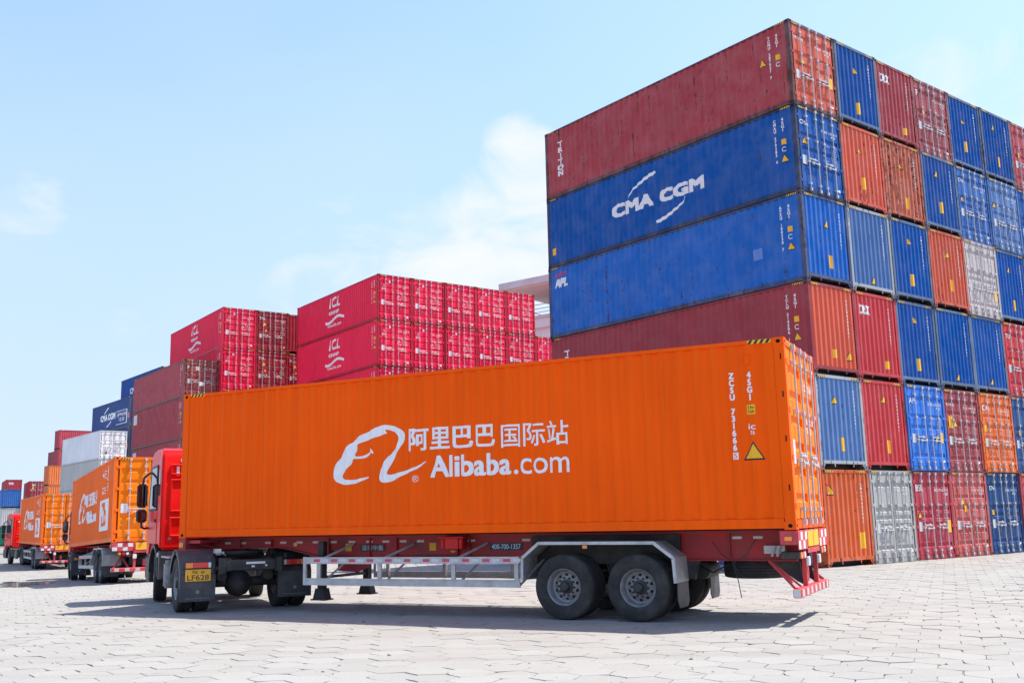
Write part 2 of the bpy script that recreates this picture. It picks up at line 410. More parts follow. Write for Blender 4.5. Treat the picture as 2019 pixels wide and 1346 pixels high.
# ------------------------------------------------------------------ lettering
def text_mesh2d(body, bold=0.0, shear=0.0, align='LEFT', line=1.0, spacing=1.0, res=3):
    cu = bpy.data.curves.new('lettering', 'FONT'); cu.body = body; cu.size = 1; cu.offset = bold; cu.shear = shear
    cu.align_x = align; cu.space_line = line; cu.space_character = spacing; cu.resolution_u = res
    cu.dimensions = '2D'; cu.fill_mode = 'FRONT'
    ob = bpy.data.objects.new('lettering', cu); col.objects.link(ob)
    bpy.context.view_layer.update()
    dg = bpy.context.evaluated_depsgraph_get()
    me = bpy.data.meshes.new_from_object(ob.evaluated_get(dg))
    vs_ = [(v.co.x, v.co.y) for v in me.vertices]; fs = [tuple(p.vertices) for p in me.polygons]
    bpy.data.objects.remove(ob); bpy.data.curves.remove(cu); bpy.data.meshes.remove(me)
    return vs_, fs
def poly_mesh2d(loops):
    cu = bpy.data.curves.new('shape', 'CURVE'); cu.dimensions = '2D'; cu.fill_mode = 'BOTH'
    for lp in loops:
        sp = cu.splines.new('POLY'); sp.points.add(len(lp)-1); sp.use_cyclic_u = True
        for p, q in zip(sp.points, lp): p.co = (q[0], q[1], 0, 1)
    ob = bpy.data.objects.new('shape', cu); col.objects.link(ob); bpy.context.view_layer.update()
    me = bpy.data.meshes.new_from_object(ob.evaluated_get(bpy.context.evaluated_depsgraph_get()))
    vs_ = [(v.co.x, v.co.y) for v in me.vertices]; fs = [tuple(p.vertices) for p in me.polygons]
    bpy.data.objects.remove(ob); bpy.data.curves.remove(cu); bpy.data.meshes.remove(me)
    return vs_, fs
def text2d(body, **kw):
    key = ('t2d', body, tuple(sorted(kw.items())))
    return cached(key, lambda: text_mesh2d(body, **kw))
def fitted(vf, a0, a1, b0, b1, keep=False):
    vs_, fs = vf
    xs = [v[0] for v in vs_]; ys = [v[1] for v in vs_]
    x0, x1, y0, y1 = min(xs), max(xs), min(ys), max(ys)
    sx = (a1-a0)/(x1-x0); sy = (b1-b0)/(y1-y0)
    if keep: sx = sy = min(sx, sy)
    cx = (a0+a1)/2; cy = (b0+b1)/2
    return [((x-(x0+x1)/2)*sx+cx, (y-(y0+y1)/2)*sy+cy) for x, y in vs_], fs
def smooth_loop(pts, it=2):
    for _ in range(it):
        q = []
        for i in range(len(pts)):
            a = pts[i]; b = pts[(i+1) % len(pts)]
            q += [(a[0]*.75+b[0]*.25, a[1]*.75+b[1]*.25), (a[0]*.25+b[0]*.75, a[1]*.25+b[1]*.75)]
        pts = q
    return pts
def decal_mesh(vf, plane, prof=None, lift=.003, ov=0):
    if not ov: return decal_mesh1(vf, plane, prof, lift)
    vs_, fs = [], []
    for i, (dx, dz) in enumerate(((-1, -.7), (1, -.7), (1, .7), (-1, .7), (0, 0))):
        me = decal_mesh1(([(a+dx*ov, b+dz*ov) for a, b in vf[0]], vf[1]), plane, prof, lift+i*.0005)
        b = len(vs_); vs_ += [tuple(v.co) for v in me.vertices]; fs += [tuple(b+k for k in p.vertices) for p in me.polygons]
        bpy.data.meshes.remove(me)
    me = bpy.data.meshes.new('lettering'); me.from_pydata(vs_, [], fs); me.materials.append(MT['matte']); return me
def decal_mesh1(vf, plane, prof=None, lift=.003, mats=None, mi=None):
    """2-D shape -> sheet lying on a corrugated wall. plane 'side': (x,z) facing -y; 'end': (y,z) facing +x"""
    vs_, fs = vf
    me = bpy.data.meshes.new('lettering')
    me.from_pydata([(a, b, 0) for a, b in vs_], [], fs)
    for k in (mats or [MT['matte']]): me.materials.append(k)
    if mi: me.polygons.foreach_set('material_index', mi)
    bm = bmesh.new(); bm.from_mesh(me)
    if prof:
        lo = min(v[0] for v in vs_); hi = max(v[0] for v in vs_)
        for a, d in prof:
            if lo < a < hi:
                bmesh.ops.bisect_plane(bm, geom=list(bm.verts)+list(bm.edges)+list(bm.faces), dist=1e-5, plane_co=(a, 0, 0), plane_no=(1, 0, 0))
    def depth(a):
        if not prof: return 0
        if a <= prof[0][0]: return prof[0][1]
        for (a0, d0), (a1, d1) in zip(prof[:-1], prof[1:]):
            if a <= a1: return d0+(d1-d0)*(a-a0)/max(1e-9, a1-a0)
        return prof[-1][1]
    for v in bm.verts:
        a, b = v.co.x, v.co.y; d = depth(a)
        v.co = (a, d-lift, b) if plane == 'side' else (-d+lift, a, b)
    bmesh.ops.recalc_face_normals(bm, faces=bm.faces)
    bm.normal_update()
    want = Vector((0, -1, 0)) if plane == 'side' else Vector((1, 0, 0))
    fl = [f for f in bm.faces if f.normal.dot(want) < 0]
    if fl: bmesh.ops.reverse_faces(bm, faces=fl)
    bm.to_mesh(me); bm.free()
    return me

# ------------------------------------------------------------------ containers
W = 2.438
def side_prof(L):
    """corrugation of the long wall: list of (x, depth) from rear (x=0) side to front"""
    x0, x1 = -L+.17, -.17
    n = max(1, round((x1-x0-.14)/.278)); p = (x1-x0-.14)/n
    pts = [(x0, .014)]; x = x0+.07
    for i in range(n):
        pts += [(x, .014), (x+p*.245, .051), (x+p*.505, .051), (x+p*.75, .014)]; x += p
    pts += [(x, .014), (x1, .014)]
    return pts
def end_prof():
    y0, y1 = .115, W-.115
    n = 9; p = (y1-y0)/n; pts = [(y0, .062)]
    y = y0
    for i in range(n):
        pts += [(y+p*.14, .062), (y+p*.40, .018), (y+p*.74, .018), (y+p*1.0, .062)]; y += p
    return pts
def sheet_side(L, H):
    mb = MB(); pr = side_prof(L); z0, z1 = .168, H-.068; vs_ = []
    for x, d in pr: vs_ += [(x, d, z0), (x, d, z1)]
    n = len(pr); mb.add(vs_, [(2*i, 2*i+2, 2*i+3, 2*i+1) for i in range(n-1)])
    me = mb.build('side_panel', MT['paint']); return me
def sheet_end(H):
    mb = MB(); pr = end_prof(); z0, z1 = .262, H-.10; vs_ = []
    for y, d in pr: vs_ += [(-d, y, z0), (-d, y, z1)]
    n = len(pr); mb.add(vs_, [(2*i, 2*i+1, 2*i+3, 2*i+2) for i in range(n-1)])
    return mb.build('end_panel', MT['paint'])
def sheet_roof(L, H):
    mb = MB(); vs_ = []; xs = []; x = -L+.1
    n = round((L-.2)/.22); p = (L-.2)/n
    for i in range(n): xs += [(x, -.004), (x+p*.3, -.024), (x+p*.5, -.024), (x+p*.8, -.004)]; x += p
    xs.append((x, -.004))
    for x, d in xs: vs_ += [(x, .04, H-.012+d), (x, W-.04, H-.012+d)]
    k = len(xs); mb.add(vs_, [(2*i, 2*i+2, 2*i+3, 2*i+1) for i in range(k-1)])
    return mb.build('roof_panel', MT['paint'])
def frame_mesh(L, H):
    mb = MB(); a = .006
    # x=0 is always the 'facing' end; blank=front wall there, else doors
    def xr(u0, u1, flip): return (-L-u1, -L-u0) if flip else (u0, u1)
    for y0, y1 in ((a, .062), (W-.062, W-a)):
        mb.box(-L+.178, -.178, y0, y1, H-.066, H-.008)          # top side rails
    for s in (0, 1):
        f = lambda y: W-y if s else y
        ys = sorted((f(a), f(.026))); mb.box(-L+.178, -.178, ys[0], ys[1], .022, .165)
        ys = sorted((f(.026), f(.075))); mb.box(-L+.178, -.178, ys[0], ys[1], .022, .034); mb.box(-L+.178, -.178, ys[0], ys[1], .153, .165)
    return mb
def make_frame(L, H, end):
    mb = frame_mesh(L, H); a = .006
    blank_at0 = end == 'blank'
    for at0 in (True, False):
        blank = blank_at0 if at0 else not blank_at0
        X = (lambda t: t) if at0 else (lambda t: -L-t)
        def bx(t0, t1, y0, y1, z0, z1):
            x = sorted((X(t0), X(t1))); mb.box(x[0], x[1], y0, y1, z0, z1)
        for s in (0, 1):
            f = lambda y0, y1: (y0, y1) if not s else (W-y1, W-y0)
            y0, y1 = f(a, .115); bx(-.165, -a, y0, y1, .118, H-.118)          # corner post
            if not blank:
                y0, y1 = f(a+.002, .165); bx(-.162, -.10, y0, y1, .12, H-.12)
        if blank:
            bx(-.075, -a, .162, W-.162, H-.105, H-.012)
            bx(-.085, -a, .115, W-.115, .165, .262)
            for s in (0, 1):                                             # gussets below the sill
                for y, w in ((.162, .10), (.70, .07)):
                    yy = (y, y+w) if not s else (W-y, W-y-w)
                    poly = [(yy[0], .165), (yy[1], .165), ((yy[0]+yy[1])/2 if w < .1 else yy[0], .055)]
                    x = sorted((X(-.03), X(-.012)))
                    mb.prism(poly, 'x', x[0], x[1])
        else:
            bx(-.10, -a, .162, W-.162, H-.115, H-.012)
            bx(-.10, -a, .162, W-.162, .012, .15)
    return mb.build('frame', MT['paint'])
def floor_mesh(L):
    mb = MB(); mb.box(-L+.1, -.1, .08, W-.08, .150, .168)
    x = -L+.35
    while x < -.3:
        mb.box(x, x+.05, .08, W-.08, .03, .150); x += .6
    return mb.build('floor', MT['chassis'])
def casting_mesh():
    mb = MB(); D = (.178, .162, .118)
    for ax in range(3):
        a, b = [k for k in range(3) if k != ax]
        ha, hb = {0: (.034, .032), 1: (.036, .032), 2: (.055, .032)}[ax]
        for sg in (-1, 1):
            def P(u, v, w):
                p = [0, 0, 0]; p[a] = u; p[b] = v; p[ax] = sg*w; return tuple(p)
            A, B, d = D[a]/2, D[b]/2, D[ax]/2
            out = [P(-A, -B, d), P(A, -B, d), P(A, B, d), P(-A, B, d)]
            n = 8; ring = [P(ha*math.cos(R(22.5+45*k)+math.pi), hb*math.sin(R(22.5+45*k)+math.pi), d) for k in range(n)]
            deep = [P(ha*math.cos(R(22.5+45*k)+math.pi), hb*math.sin(R(22.5+45*k)+math.pi), d-.02) for k in range(n)]
            vs_ = out+ring+deep
            fs = []
            for c4 in range(4):
                r0 = 4+2*c4; r1 = 4+(2*c4+1) % 8; r2_ = 4+(2*c4+2) % 8
                fs += [(c4, (c4+1) % 4, r2_, r1), (c4, r1, r0)]
            mb.add(vs_, fs, 0)
            mb.add(ring+deep, [(k, (k+1) % n, n+(k+1) % n, n+k) for k in range(n)]+[tuple(range(n, 2*n))], 1)
    return mb.build('corner_casting', [MT['paint'], MT['hole']])
def door_mesh(H, style):
    # leaf: local y 0..DW, z from .155 to H-.12 ; outer face x=-.018
    DW = (W-.33)/2-.004; z0, z1 = .156, H-.119; h = z1-z0
    bands = {0: (.12, .38, .475, .57, .865), 1: (.30, .50, .68), 2: (.14, .36, .50, .64, .86), 3: (.12, .27, .42, .57, .72, .87)}[style]
    gw = .15; dp = .036; xo = -.022
    prof = [(xo, z0+.03)]
    for b in sorted(bands):
        z = z0+h*(b if style != 1 else b)
        prof += [(xo, z-gw*.5), (xo-dp, z-gw*.28), (xo-dp, z+gw*.28), (xo, z+gw*.5)]
    prof.append((xo, z1-.03))
    mb = MB(); vs_ = []
    for x, z in prof: vs_ += [(x, .07, z), (x, DW-.07, z)]
    mb.add(vs_, [(2*i, 2*i+1, 2*i+3, 2*i+2) for i in range(len(prof)-1)])
    mb.box(-.066, xo+.004, .012, .07, z0+.006, z1-.006); mb.box(-.066, xo+.004, DW-.07, DW-.012, z0+.006, z1-.006)
    mb.box(-.066, xo+.003, .07, DW-.07, z0+.006, z0+.034); mb.box(-.066, xo+.003, .07, DW-.07, z1-.034, z1-.006)
    mb.box(-.080, -.068, .0, DW, z0, z1, 1)
    # gasket edge
    for y in (.003, DW-.011): mb.box(-.068, -.020, y, y+.008, z0, z1, 1)
    return mb.build('door', [MT['paint'], MT['hole']])
def bar_mesh(H):
    mb = MB(); z0, z1 = .09, H-.075
    mb.tube((.030, 0, z0), (.030, 0, z1), .0175, 8)
    for z in (.30, H*.36, H*.62, H-.34): mb.box(-.02, .052, -.045, .045, z-.03, z+.03)
    for z in (z0+.02, z1-.02): mb.box(-.012, .058, -.03, .045, z-.045, z+.045)
    return mb.build('locking_bar', MT['steel'], smooth=40)
def handle_mesh():
    mb = MB(); mb.bar((.052, 0, 0), (.060, .40, -.01), .014, .034); mb.box(.0, .056, .26, .33, -.045, .045)
    mb.box(.02, .062, -.03, .03, -.03, .03)
    return mb.build('door_handle', MT['steel'], bevel=.004)
def hinge_mesh():
    mb = MB(); mb.box(-.03, .008, -.06, .06, -.045, .045); return mb.build('hinge', MT['paint'], bevel=.004)
def stripe_mesh(plane, n=4, w=.36, h=.062):
    mb = MB(); 
    def q(p, m, l):
        vs_ = [((a, -l, b) if plane == 'side' else (l, a, b)) for a, b in p]; mb.add(vs_, [(0, 1, 2, 3)], m)
    q([(0, 0), (w, 0), (w, h), (0, h)], 0, .0015)
    p = w/n
    for i in range(n): q([(i*p, .002), (i*p+p*.5, .002), (i*p+p*.95, h-.002), (i*p+p*.45, h-.002)], 1, .003)
    me = mb.build('hazard_stripe', [MT['yellowp'], MT['blackp']])
    return me
MT['yellowp'] = mat('yellow_print', (.85, .50, .015, 1), rough=.5, var=.1, vscale=8)
MT['blackp'] = mat('black_print', (.012, .012, .012, 1), rough=.6)

PALE = (.78, .78, .76, 1); YEL = (.90, .47, .01, 1); BLK = (.015, .015, .015, 1); GREYP = (.55, .55, .53, 1)

class Cont: pass
cj = random.Random(21)
def container(label, loc, yaw, L=12.192, H=2.896, end='door', color=(.3,.05,.05,1), group=None, wear=.3, style=0, fcol=None, dcol=None,
              pitch=0, detail=2, stripes=True, name='shipping_container', bars=True):
    c = Cont(); c.L = L; c.H = H; c.end = end
    root = thing(name, label, 'shipping container', loc, (0, pitch, yaw), group); c.root = root
    jv = cj.uniform(.88, 1.10) if wear > .05 else 1.0; jl = cj.uniform(0, .02) if wear > .05 else 0
    jt = lambda q: tuple([min(1, k*jv+jl) for k in q[:3]]+[1])
    color = jt(color); fcol = jt(fcol) if fcol else tuple([k*.82 for k in color[:3]]+[1]); dcol = jt(dcol) if dcol else color
    if wear > .05: root.rotation_euler.z += cj.gauss(0, .0012)
    O = lambda nm, me, l=(0,0,0), r=(0,0,0), cl=None, p=root, w=wear: obj(nm, me, p, l, r, cl or color, w)
    O('frame', cached(('frame', L, H, end), lambda: make_frame(L, H, end)), cl=fcol, w=min(1, wear*1.5))
    sm = cached(('side', L, H), lambda: sheet_side(L, H))
    O('side_panel', sm); O('side_panel', sm, (-L, W, 0), (0, 0, math.pi))
    O('roof_panel', cached(('roof', L, H), lambda: sheet_roof(L, H)))
    O('floor', cached(('floor', L), lambda: floor_mesh(L)))
    cm = cached('casting', casting_mesh)
    for x in (-.089, -L+.089):
        for y in (.081, W-.081):
            for z in (.059, H-.059): O('corner_casting', cm, (x, y, z), cl=tuple([k*.6 for k in fcol[:3]]+[1]) if wear > .15 else fcol, w=min(1, wear*1.6))
    em = cached(('endp', H), lambda: sheet_end(H))
    if end == 'blank': O('end_panel', em)
    else: O('end_panel', em, (-L, W, 0), (0, 0, math.pi))
    dm = cached(('door', H, style), lambda: door_mesh(H, style)); DW = (W-.33)/2-.004
    bm_ = cached(('bar', H), lambda: bar_mesh(H)); hm = cached('handle', handle_mesh); hg = cached('hinge', hinge_mesh)
    c.doors = []
    for k in (0, 1):
        if end == 'door': d = O('door', dm, (0, .165+k*(DW+.008), 0), cl=dcol)
        else: d = O('door', dm, (-L, W-.165-k*(DW+.008), 0), (0, 0, math.pi), cl=dcol)
        c.doors.append(d)
        if bars and end == 'door':
            for y in ((.36, .86) if k == 0 else (DW-.86, DW-.36)):
                O('locking_bar', bm_, (0, y, 0), p=d)
            for y, z in (((.36, 1.12), (.86, 1.00)) if k == 0 else ((DW-.86, 1.12), (DW-.36, 1.00))):
                if y < DW*.5: O('door_handle', hm, (0, y, z), p=d)
                else: O('door_handle', hm, (0, y, z), (math.pi, 0, 0), p=d)
            for z in (.35, H*.37, H*.62, H-.36): O('hinge', hg, (-.004, -.035 if k == 0 else DW+.035, z), p=d)
    if stripes:
        s1 = cached('stripe_s', lambda: stripe_mesh('side')); s2 = cached('stripe_e', lambda: stripe_mesh('end'))
        obj('hazard_stripe', s1, root, (-.56, .006, H-.070)); obj('hazard_stripe', s1, root, (-L+.20, .006, H-.070))
        zz = H-.098
        obj('hazard_stripe', s2, root, (-.006, .185, zz)); obj('hazard_stripe', s2, root, (-.006, W-.185-.36, zz))
    return c
def s_shape(c, vf, color, nm='lettering', key=None, ov=0):
    me = cached(('sd', key, c.L, ov), lambda: decal_mesh(vf, 'side', side_prof(c.L), ov=ov)) if key else decal_mesh(vf, 'side', side_prof(c.L), ov=ov)
    return obj(nm, me, c.root, color=color)
def s_text(c, body, x0, x1, z0, z1, color=PALE, keep=False, nm='lettering', ov=0, **kw):
    key = ('st', body, x0, x1, z0, z1, keep, tuple(sorted(kw.items())))
    return s_shape(c, fitted(text2d(body, **kw), x0+ov, x1-ov, z0+ov*.7, z1-ov*.7, keep), color, nm, key, ov)
def s_vert(c, body, xc, ztop, ch, w, color=PALE, bold=.0, ov=.006, line=.86):
    n = len(body); 
    o = s_text(c, '\n'.join(body), xc-w/2, xc+w/2, ztop-n*ch, ztop, color, align='CENTER', line=line, bold=bold, ov=ov)
    o['kind'] = 'stuff'; return o
def e_shape(c, vf, color, nm='lettering', key=None, ov=0):
    if c.end == 'blank': pr = end_prof()
    else: pr = [(0, .0175), (W, .0175)]
    me = cached(('ed', key, c.end, ov), lambda: decal_mesh(vf, 'end', pr, ov=ov)) if key else decal_mesh(vf, 'end', pr, ov=ov)
    o = obj(nm, me, c.root, color=color)
    if key and key[0] == 'et' and '\n' in key[1]: o['kind'] = 'stuff'
    return o
def e_text(c, body, y0, y1, z0, z1, color=PALE, keep=False, nm='lettering', ov=0, **kw):
    key = ('et', body, y0, y1, z0, z1, keep, tuple(sorted(kw.items())))
    return e_shape(c, fitted(text2d(body, **kw), y0+ov, y1-ov, z0+ov*.7, z1-ov*.7, keep), color, nm, key, ov)
def rect(a0, a1, b0, b1): return ([(a0, b0), (a1, b0), (a1, b1), (a0, b1)], [(0, 1, 2, 3)])
def tri(cx, cz, s): return ([(cx-s*.55, cz-s*.45), (cx+s*.55, cz-s*.45), (cx, cz+s*.5)], [(0, 1, 2)])
def e_plate(c, y0, y1, z0, z1, color=YEL, nm='placard'): return e_shape(c, rect(y0, y1, z0, z1), color, nm, ('r', y0, y1, z0, z1))
def s_plate(c, x0, x1, z0, z1, color=YEL, nm='placard'): return s_shape(c, rect(x0, x1, z0, z1), color, nm, ('r', x0, x1, z0, z1))
def warn(c, where, a, z, s=.2):
    f, pl, pr = (s_shape, 'side', side_prof(c.L)) if where == 's' else (e_shape, 'end', end_prof() if c.end == 'blank' else [(0, .0175), (W, .0175)])
    b = f(c, tri(a, z, s*1.28), BLK, 'warning_label', ('tb', a, z, s))
    def mk():
        me = decal_mesh(tri(a, z-.004, s), pl, pr, lift=.005); return me
    obj('warning_triangle', cached(('tri', where, c.L, c.end, a, z, s), mk), b, color=YEL)
def num(rnd): return ''.join(rnd.choice('0123456789') for _ in range(6))
rid = random.Random(11)
def side_codes(c, prefix, z0=None, yellow=True, tri_at='in', w=1.0):
    H = c.H
    s_vert(c, prefix+' '+num(rid)+' '+rid.choice('0123456789'), -.82, H-.33, .112, .095)
    s_vert(c, '45G1', -.52, H-.33, .115, .10)
    if yellow:
        s_plate(c, -.60, -.44, H-1.22, H-1.04); s_text(c, 'C', -.60, -.46, H-1.46, H-1.30, bold=.012)
        if tri_at == 'in': warn(c, 's', -.52, H-1.68, .22)
        else: warn(c, 's', -1.13, H-1.12, .24)
def door_print(c, left, right, code=None, plate=None, tri_=None, big=.22, extra=True):
    H = c.H; DW = (W-.33)/2
    if left: e_text(c, left, .22, .22+min(.5, .15*len(left)), H-.66, H-.66+big, keep=True, bold=.012, nm='lettering')
    e_text(c, right+'  '+num(rid)+'  '+rid.choice('0123456789')+'\n                45G1', 1.36, 2.20, H-.83, H-.55, keep=True, bold=.012, nm='lettering')
    if extra:
        e_text(c, 'MAX. GROSS   32.500 KG\n                      71.650 LB\nTARE             3.900 KG\n                        8.600 LB\nNET              28.600 KG\n                      63.050 LB\nCU. CAP.        76.3 CU.M\n                    2.694 CU.FT', 1.36, 2.16, H-1.75, H-1.07, bold=.0, color=(.55, .55, .54, 1), nm='lettering', res=1)
    e_plate(c, .25, .47, .92, 1.22, GREYP, 'data_plate')
    e_plate(c, 2.06, 2.17, .30, .37, PALE, 'label')
    if plate: e_plate(c, *plate)
    if tri_: warn(c, 'e', *tri_)

# colours (paint, in daylight)
MAROON = (.42, .052, .062, 1); BLUE = (.0, .075, .32, 1); BLUE2 = (.0, .092, .38, 1); FBLUE = (.07, .16, .36, 1); ORNG = (.74, .15, .030, 1)
REDO = (.68, .12, .065, 1); RED = (.60, .042, .045, 1); GREY = (.46, .45, .42, 1); CRIM = (.86, .014, .064, 1); DCRIM = (.36, .02, .03, 1)
DKBLUE = (.014, .072, .22, 1); PINKW = (.55, .47, .45, 1); BROWN = (.36, .062, .075, 1); WHITE = (.70, .70, .68, 1); TRAILORANGE = (1.0, .110, .0, 1)
RUST = (.10, .055, .042, 1); DARKF = (.055, .055, .062, 1)
ORD = ['', 'first', 'second', 'third', 'fourth', 'fifth', 'sixth', 'seventh', 'eighth']

# ------------------------------------------------------------------ tall mixed stack (right)
SX, SY, SYAW, SH = 9.09, 29.974, -.902, 2.873
su = Vector((math.cos(SYAW), math.sin(SYAW), 0)); sv = Vector((-math.sin(SYAW), math.cos(SYAW), 0))
GRID = [  # rows from the top; (kind, colour, colour word, door colour)
 [('d', MAROON, 'maroon', REDO), ('b', BLUE, 'blue'), ('b', (.36, .055, .06, 1), 'maroon'), ('d', (.40, .085, .09, 1), 'faded maroon'), ('b', BLUE, 'blue'), ('b', BLUE, 'blue'), ('d', MAROON, 'maroon')],
 [('d', BLUE2, 'blue', BLUE2), ('b', REDO, 'brick red'), ('b', (.58, .13, .06, 1), 'rust-spotted orange'), ('b', BLUE, 'blue'), ('d', (.03, .13, .42, 1), 'blue'), ('d', (.10, .20, .45, 1), 'pale blue'), ('d', BLUE, 'blue')],
 [('b', (.0, .11, .43, 1), 'bright blue'), ('b', FBLUE, 'faded blue'), ('b', BLUE2, 'blue'), ('b', (.55, .085, .035, 1), 'orange'), ('d', PINKW, 'pinkish grey'), ('b', BLUE, 'blue'), ('b', BLUE, 'blue')],
 [('b', (.33, .045, .055, 1), 'maroon', REDO), ('b', (.56, .045, .05, 1), 'red'), ('b', BLUE, 'blue'), ('b', BLUE2, 'blue'), ('b', BLUE2, 'blue'), ('d', RED, 'red'), ('b', MAROON, 'maroon')],
 [('b', (.09, .19, .40, 1), 'faded blue'), ('b', RED, 'red'), ('d', (.02, .15, .55, 1), 'bright blue'), ('d', (.38, .065, .07, 1), 'brownish red'), ('d', ORNG, 'orange'), ('d', DKBLUE, 'dark blue'), ('b', BLUE, 'blue')],
 [('b', (.72, .14, .042, 1), 'orange'), ('d', GREY, 'grey'), ('d', (.42, .04, .06, 1), 'crimson'), ('d', (.56, .10, .085, 1), 'salmon red'), ('d', DKBLUE, 'dark blue'), ('d', MAROON, 'maroon'), ('b', BLUE, 'blue')],
]
jr = random.Random(5)
for r in range(6):
    for k in range(7):
        g = GRID[r][k]; tier = 6-r
        kind = g[0]; colr = g[1]; end = 'door' if kind == 'd' else 'blank'
        off = 0 if k == 0 else jr.uniform(-.05, .03)
        p = Vector((SX, SY, 0)) + sv*(k*2.448) + su*off
        tw = 'topmost' if r == 0 else ('bottom' if tier == 1 else ORD[tier])
        face = 'doors' if kind == 'd' else 'ribbed end wall'
        cw = 'lettered corner column of tall stack' if k == 0 else ORD[k+1]+' column from lettered corner'
        lab = '%s container, %s out, %s tier, %s' % (g[2], face, tw, cw)
        wear = {0: .62, 1: .5}.get(r, .45)
        if (r, k) in ((1, 2),): wear = .95
        if (r, k) in ((2, 0),): wear = .55
        if (r, k) in ((3, 0), (3, 1), (0, 1)): wear = .3
        if (r, k) in ((1, 1), (5, 0), (2, 3)): wear = .6
        fc = {(0, 0): (.13, .045, .045, 1), (1, 0): (.02, .04, .10, 1), (2, 0): (.03, .055, .13, 1), (2, 1): (.32, .34, .37, 1), (4, 0): (.34, .36, .38, 1)}.get((r, k))
        if fc is None and k > 0 and kind == 'b' and colr[2] > .3: fc = (.10, .15, .24, 1)
        c = container(lab, (p.x, p.y, (tier-1)*SH), SYAW, 12.192, SH, end, colr, 'containers of the tall mixed stack', wear, style=(1 if (r, k) in ((1, 0),) else jr.choice((0, 0, 2, 3))),
                      fcol=fc, dcol=g[3] if len(g) > 3 else None)
        if len(g) > 3 and kind == 'b':
            for ch in c.root.children:
                if ch.name.startswith('end_panel'): ch.color = g[3]
        rr_ = jr.random()
        if kind == 'b':
            e_text(c, '\n'.join((['TCLU', 'CMAU', 'APZU', 'TGHU'][jr.randrange(4)])+num(jr)+'1'), 1.93, 2.01, SH-1.62, SH-.42, align='CENTER', bold=.01)
            if (r, k) == (3, 0): e_plate(c, 1.10, 1.26, .55, .82); warn(c, 'e', 1.95, .66, .26)
            elif (r, k) in ((0, 2), (3, 1)):
                e_plate(c, 1.55, 1.83, .42, .68)
                e_text(c, 'tex', .28, .92, SH-.74, SH-.38, ov=.016)
            elif (r, k) in ((2, 1), (3, 3), (3, 4)): warn(c, 'e', 1.25, .45, .22)
            elif (r, k) == (5, 0): warn(c, 'e', .38, SH-.62, .27); e_plate(c, 1.72, 2.02, .50, .98)
            else:
                yy = jr.uniform(1.0, 1.3)
                zz_ = jr.uniform(.45, .75); e_plate(c, yy, yy+.2, zz_, zz_+.42); warn(c, 'e', yy-jr.uniform(-.1, .25), SH-jr.uniform(.6, .9), .22)
        else:
            spec = {(0, 0): ('TRITON', 'TCNU', (1.98, 2.20, .98, 1.36), (.62, 1.60, .2)), (1, 0): ('CMA', 'CMAU', None, (.42, SH-1.15, .22)), (0, 3): ('F', 'TRLU', (.55, .70, 1.55, 1.70), None),
                    (4, 2): ('APL', 'APZU', (1.98, 2.18, .95, 1.30), (1.78, 1.10, .2)), (4, 3): ('FLORENS', 'FLXU', (.30, .55, 1.50, 1.92), (.72, 1.66, .2)), (4, 4): ('CAI', 'CAIU', (.25, .40, 1.45, 1.7), (.62, 1.55, .18)),
                    (5, 1): ('', 'OAKU', None, None), (5, 2): ('BSL', 'BSIU', (1.98, 2.22, .85, 1.25), (.36, 1.45, .2)), (5, 3): ('', 'TRHU', (.80, .95, 1.50, 1.72), (.70, SH-1.0, .2)), (5, 4): ('CMA', 'CMAU', (.28, .42, 1.38, 1.55), None),
                    (2, 4): ('', 'CRXU', (1.98, 2.20, .7, 1.1), None), (3, 5): ('TEX', 'TEXU', (.55, .70, 1.3, 1.45), None), (1, 4): ('CMA', 'CMAU', (.32, .46, 1.5, 1.64), None), (1, 5): ('', 'CMAU', None, (.36, SH-1.1, .2))}.get((r, k), ('', 'TEMU', (.5, .66, 1.4, 1.6), None))
            door_print(c, spec[0], spec[1], plate=spec[2], tri_=spec[3])
        if k == 0:
            side_codes(c, ['TCNU', 'CMAU', 'APZU', 'TCLU', 'CMAU', 'TGHU'][r], tri_at='out' if r == 0 else 'in')
            if r in (0, 3): s_vert(c, 'TRITON', -11.27, SH-.56, .245, .36, ov=.02, line=.84)
            if r == 1:
                z0 = SH*4
                s_text(c, 'CMA', -8.42, -6.28, 12.66-z0, 13.18-z0, ov=.05); s_text(c, 'CGM', -5.98, -3.86, 12.64-z0, 13.12-z0, ov=.05)
                def arc(n=14):
                    P = ((-7.52, 13.27), (-7.36, 13.56), (-6.95, 13.72), (-6.10, 13.86)); up_, dn = [], []
                    for i in range(n+1):
                        t = i/n; q = 1-t; b = (q**3, 3*q*q*t, 3*q*t*t, t**3)
                        x = sum(w_*p[0] for w_, p in zip(b, P)); z = sum(w_*p[1] for w_, p in zip(b, P))+.018*math.sin(t*9)
                        h = .012+.055*t**.8*(1 if t < .97 else .6); up_.append((x-h*.4, z+h)); dn.append((x+h*.4, z-h))
                    return up_+dn[::-1]
                sw = [(-7.55, 13.32), (-7.3, 13.5), (-7.0, 13.62), (-6.75, 13.68), (-6.5, 13.82), (-6.2, 13.88), (-6.1, 13.80), (-6.25, 13.74), (-6.5, 13.66), (-6.72, 13.54), (-7.0, 13.48), (-7.3, 13.38)]
                sw = [(a, b-z0) for a, b in arc()]; s_shape(c, poly_mesh2d([sw]), PALE, 'logo_swoosh')
                cx, cz = -6.13, 12.93-z0
                s_shape(c, poly_mesh2d([[(2*cx-a, 2*cz-b) for a, b in sw]]), PALE, 'logo_swoosh')
                s_plate(c, -11.92, -11.70, 12.02-z0, 12.30-z0)
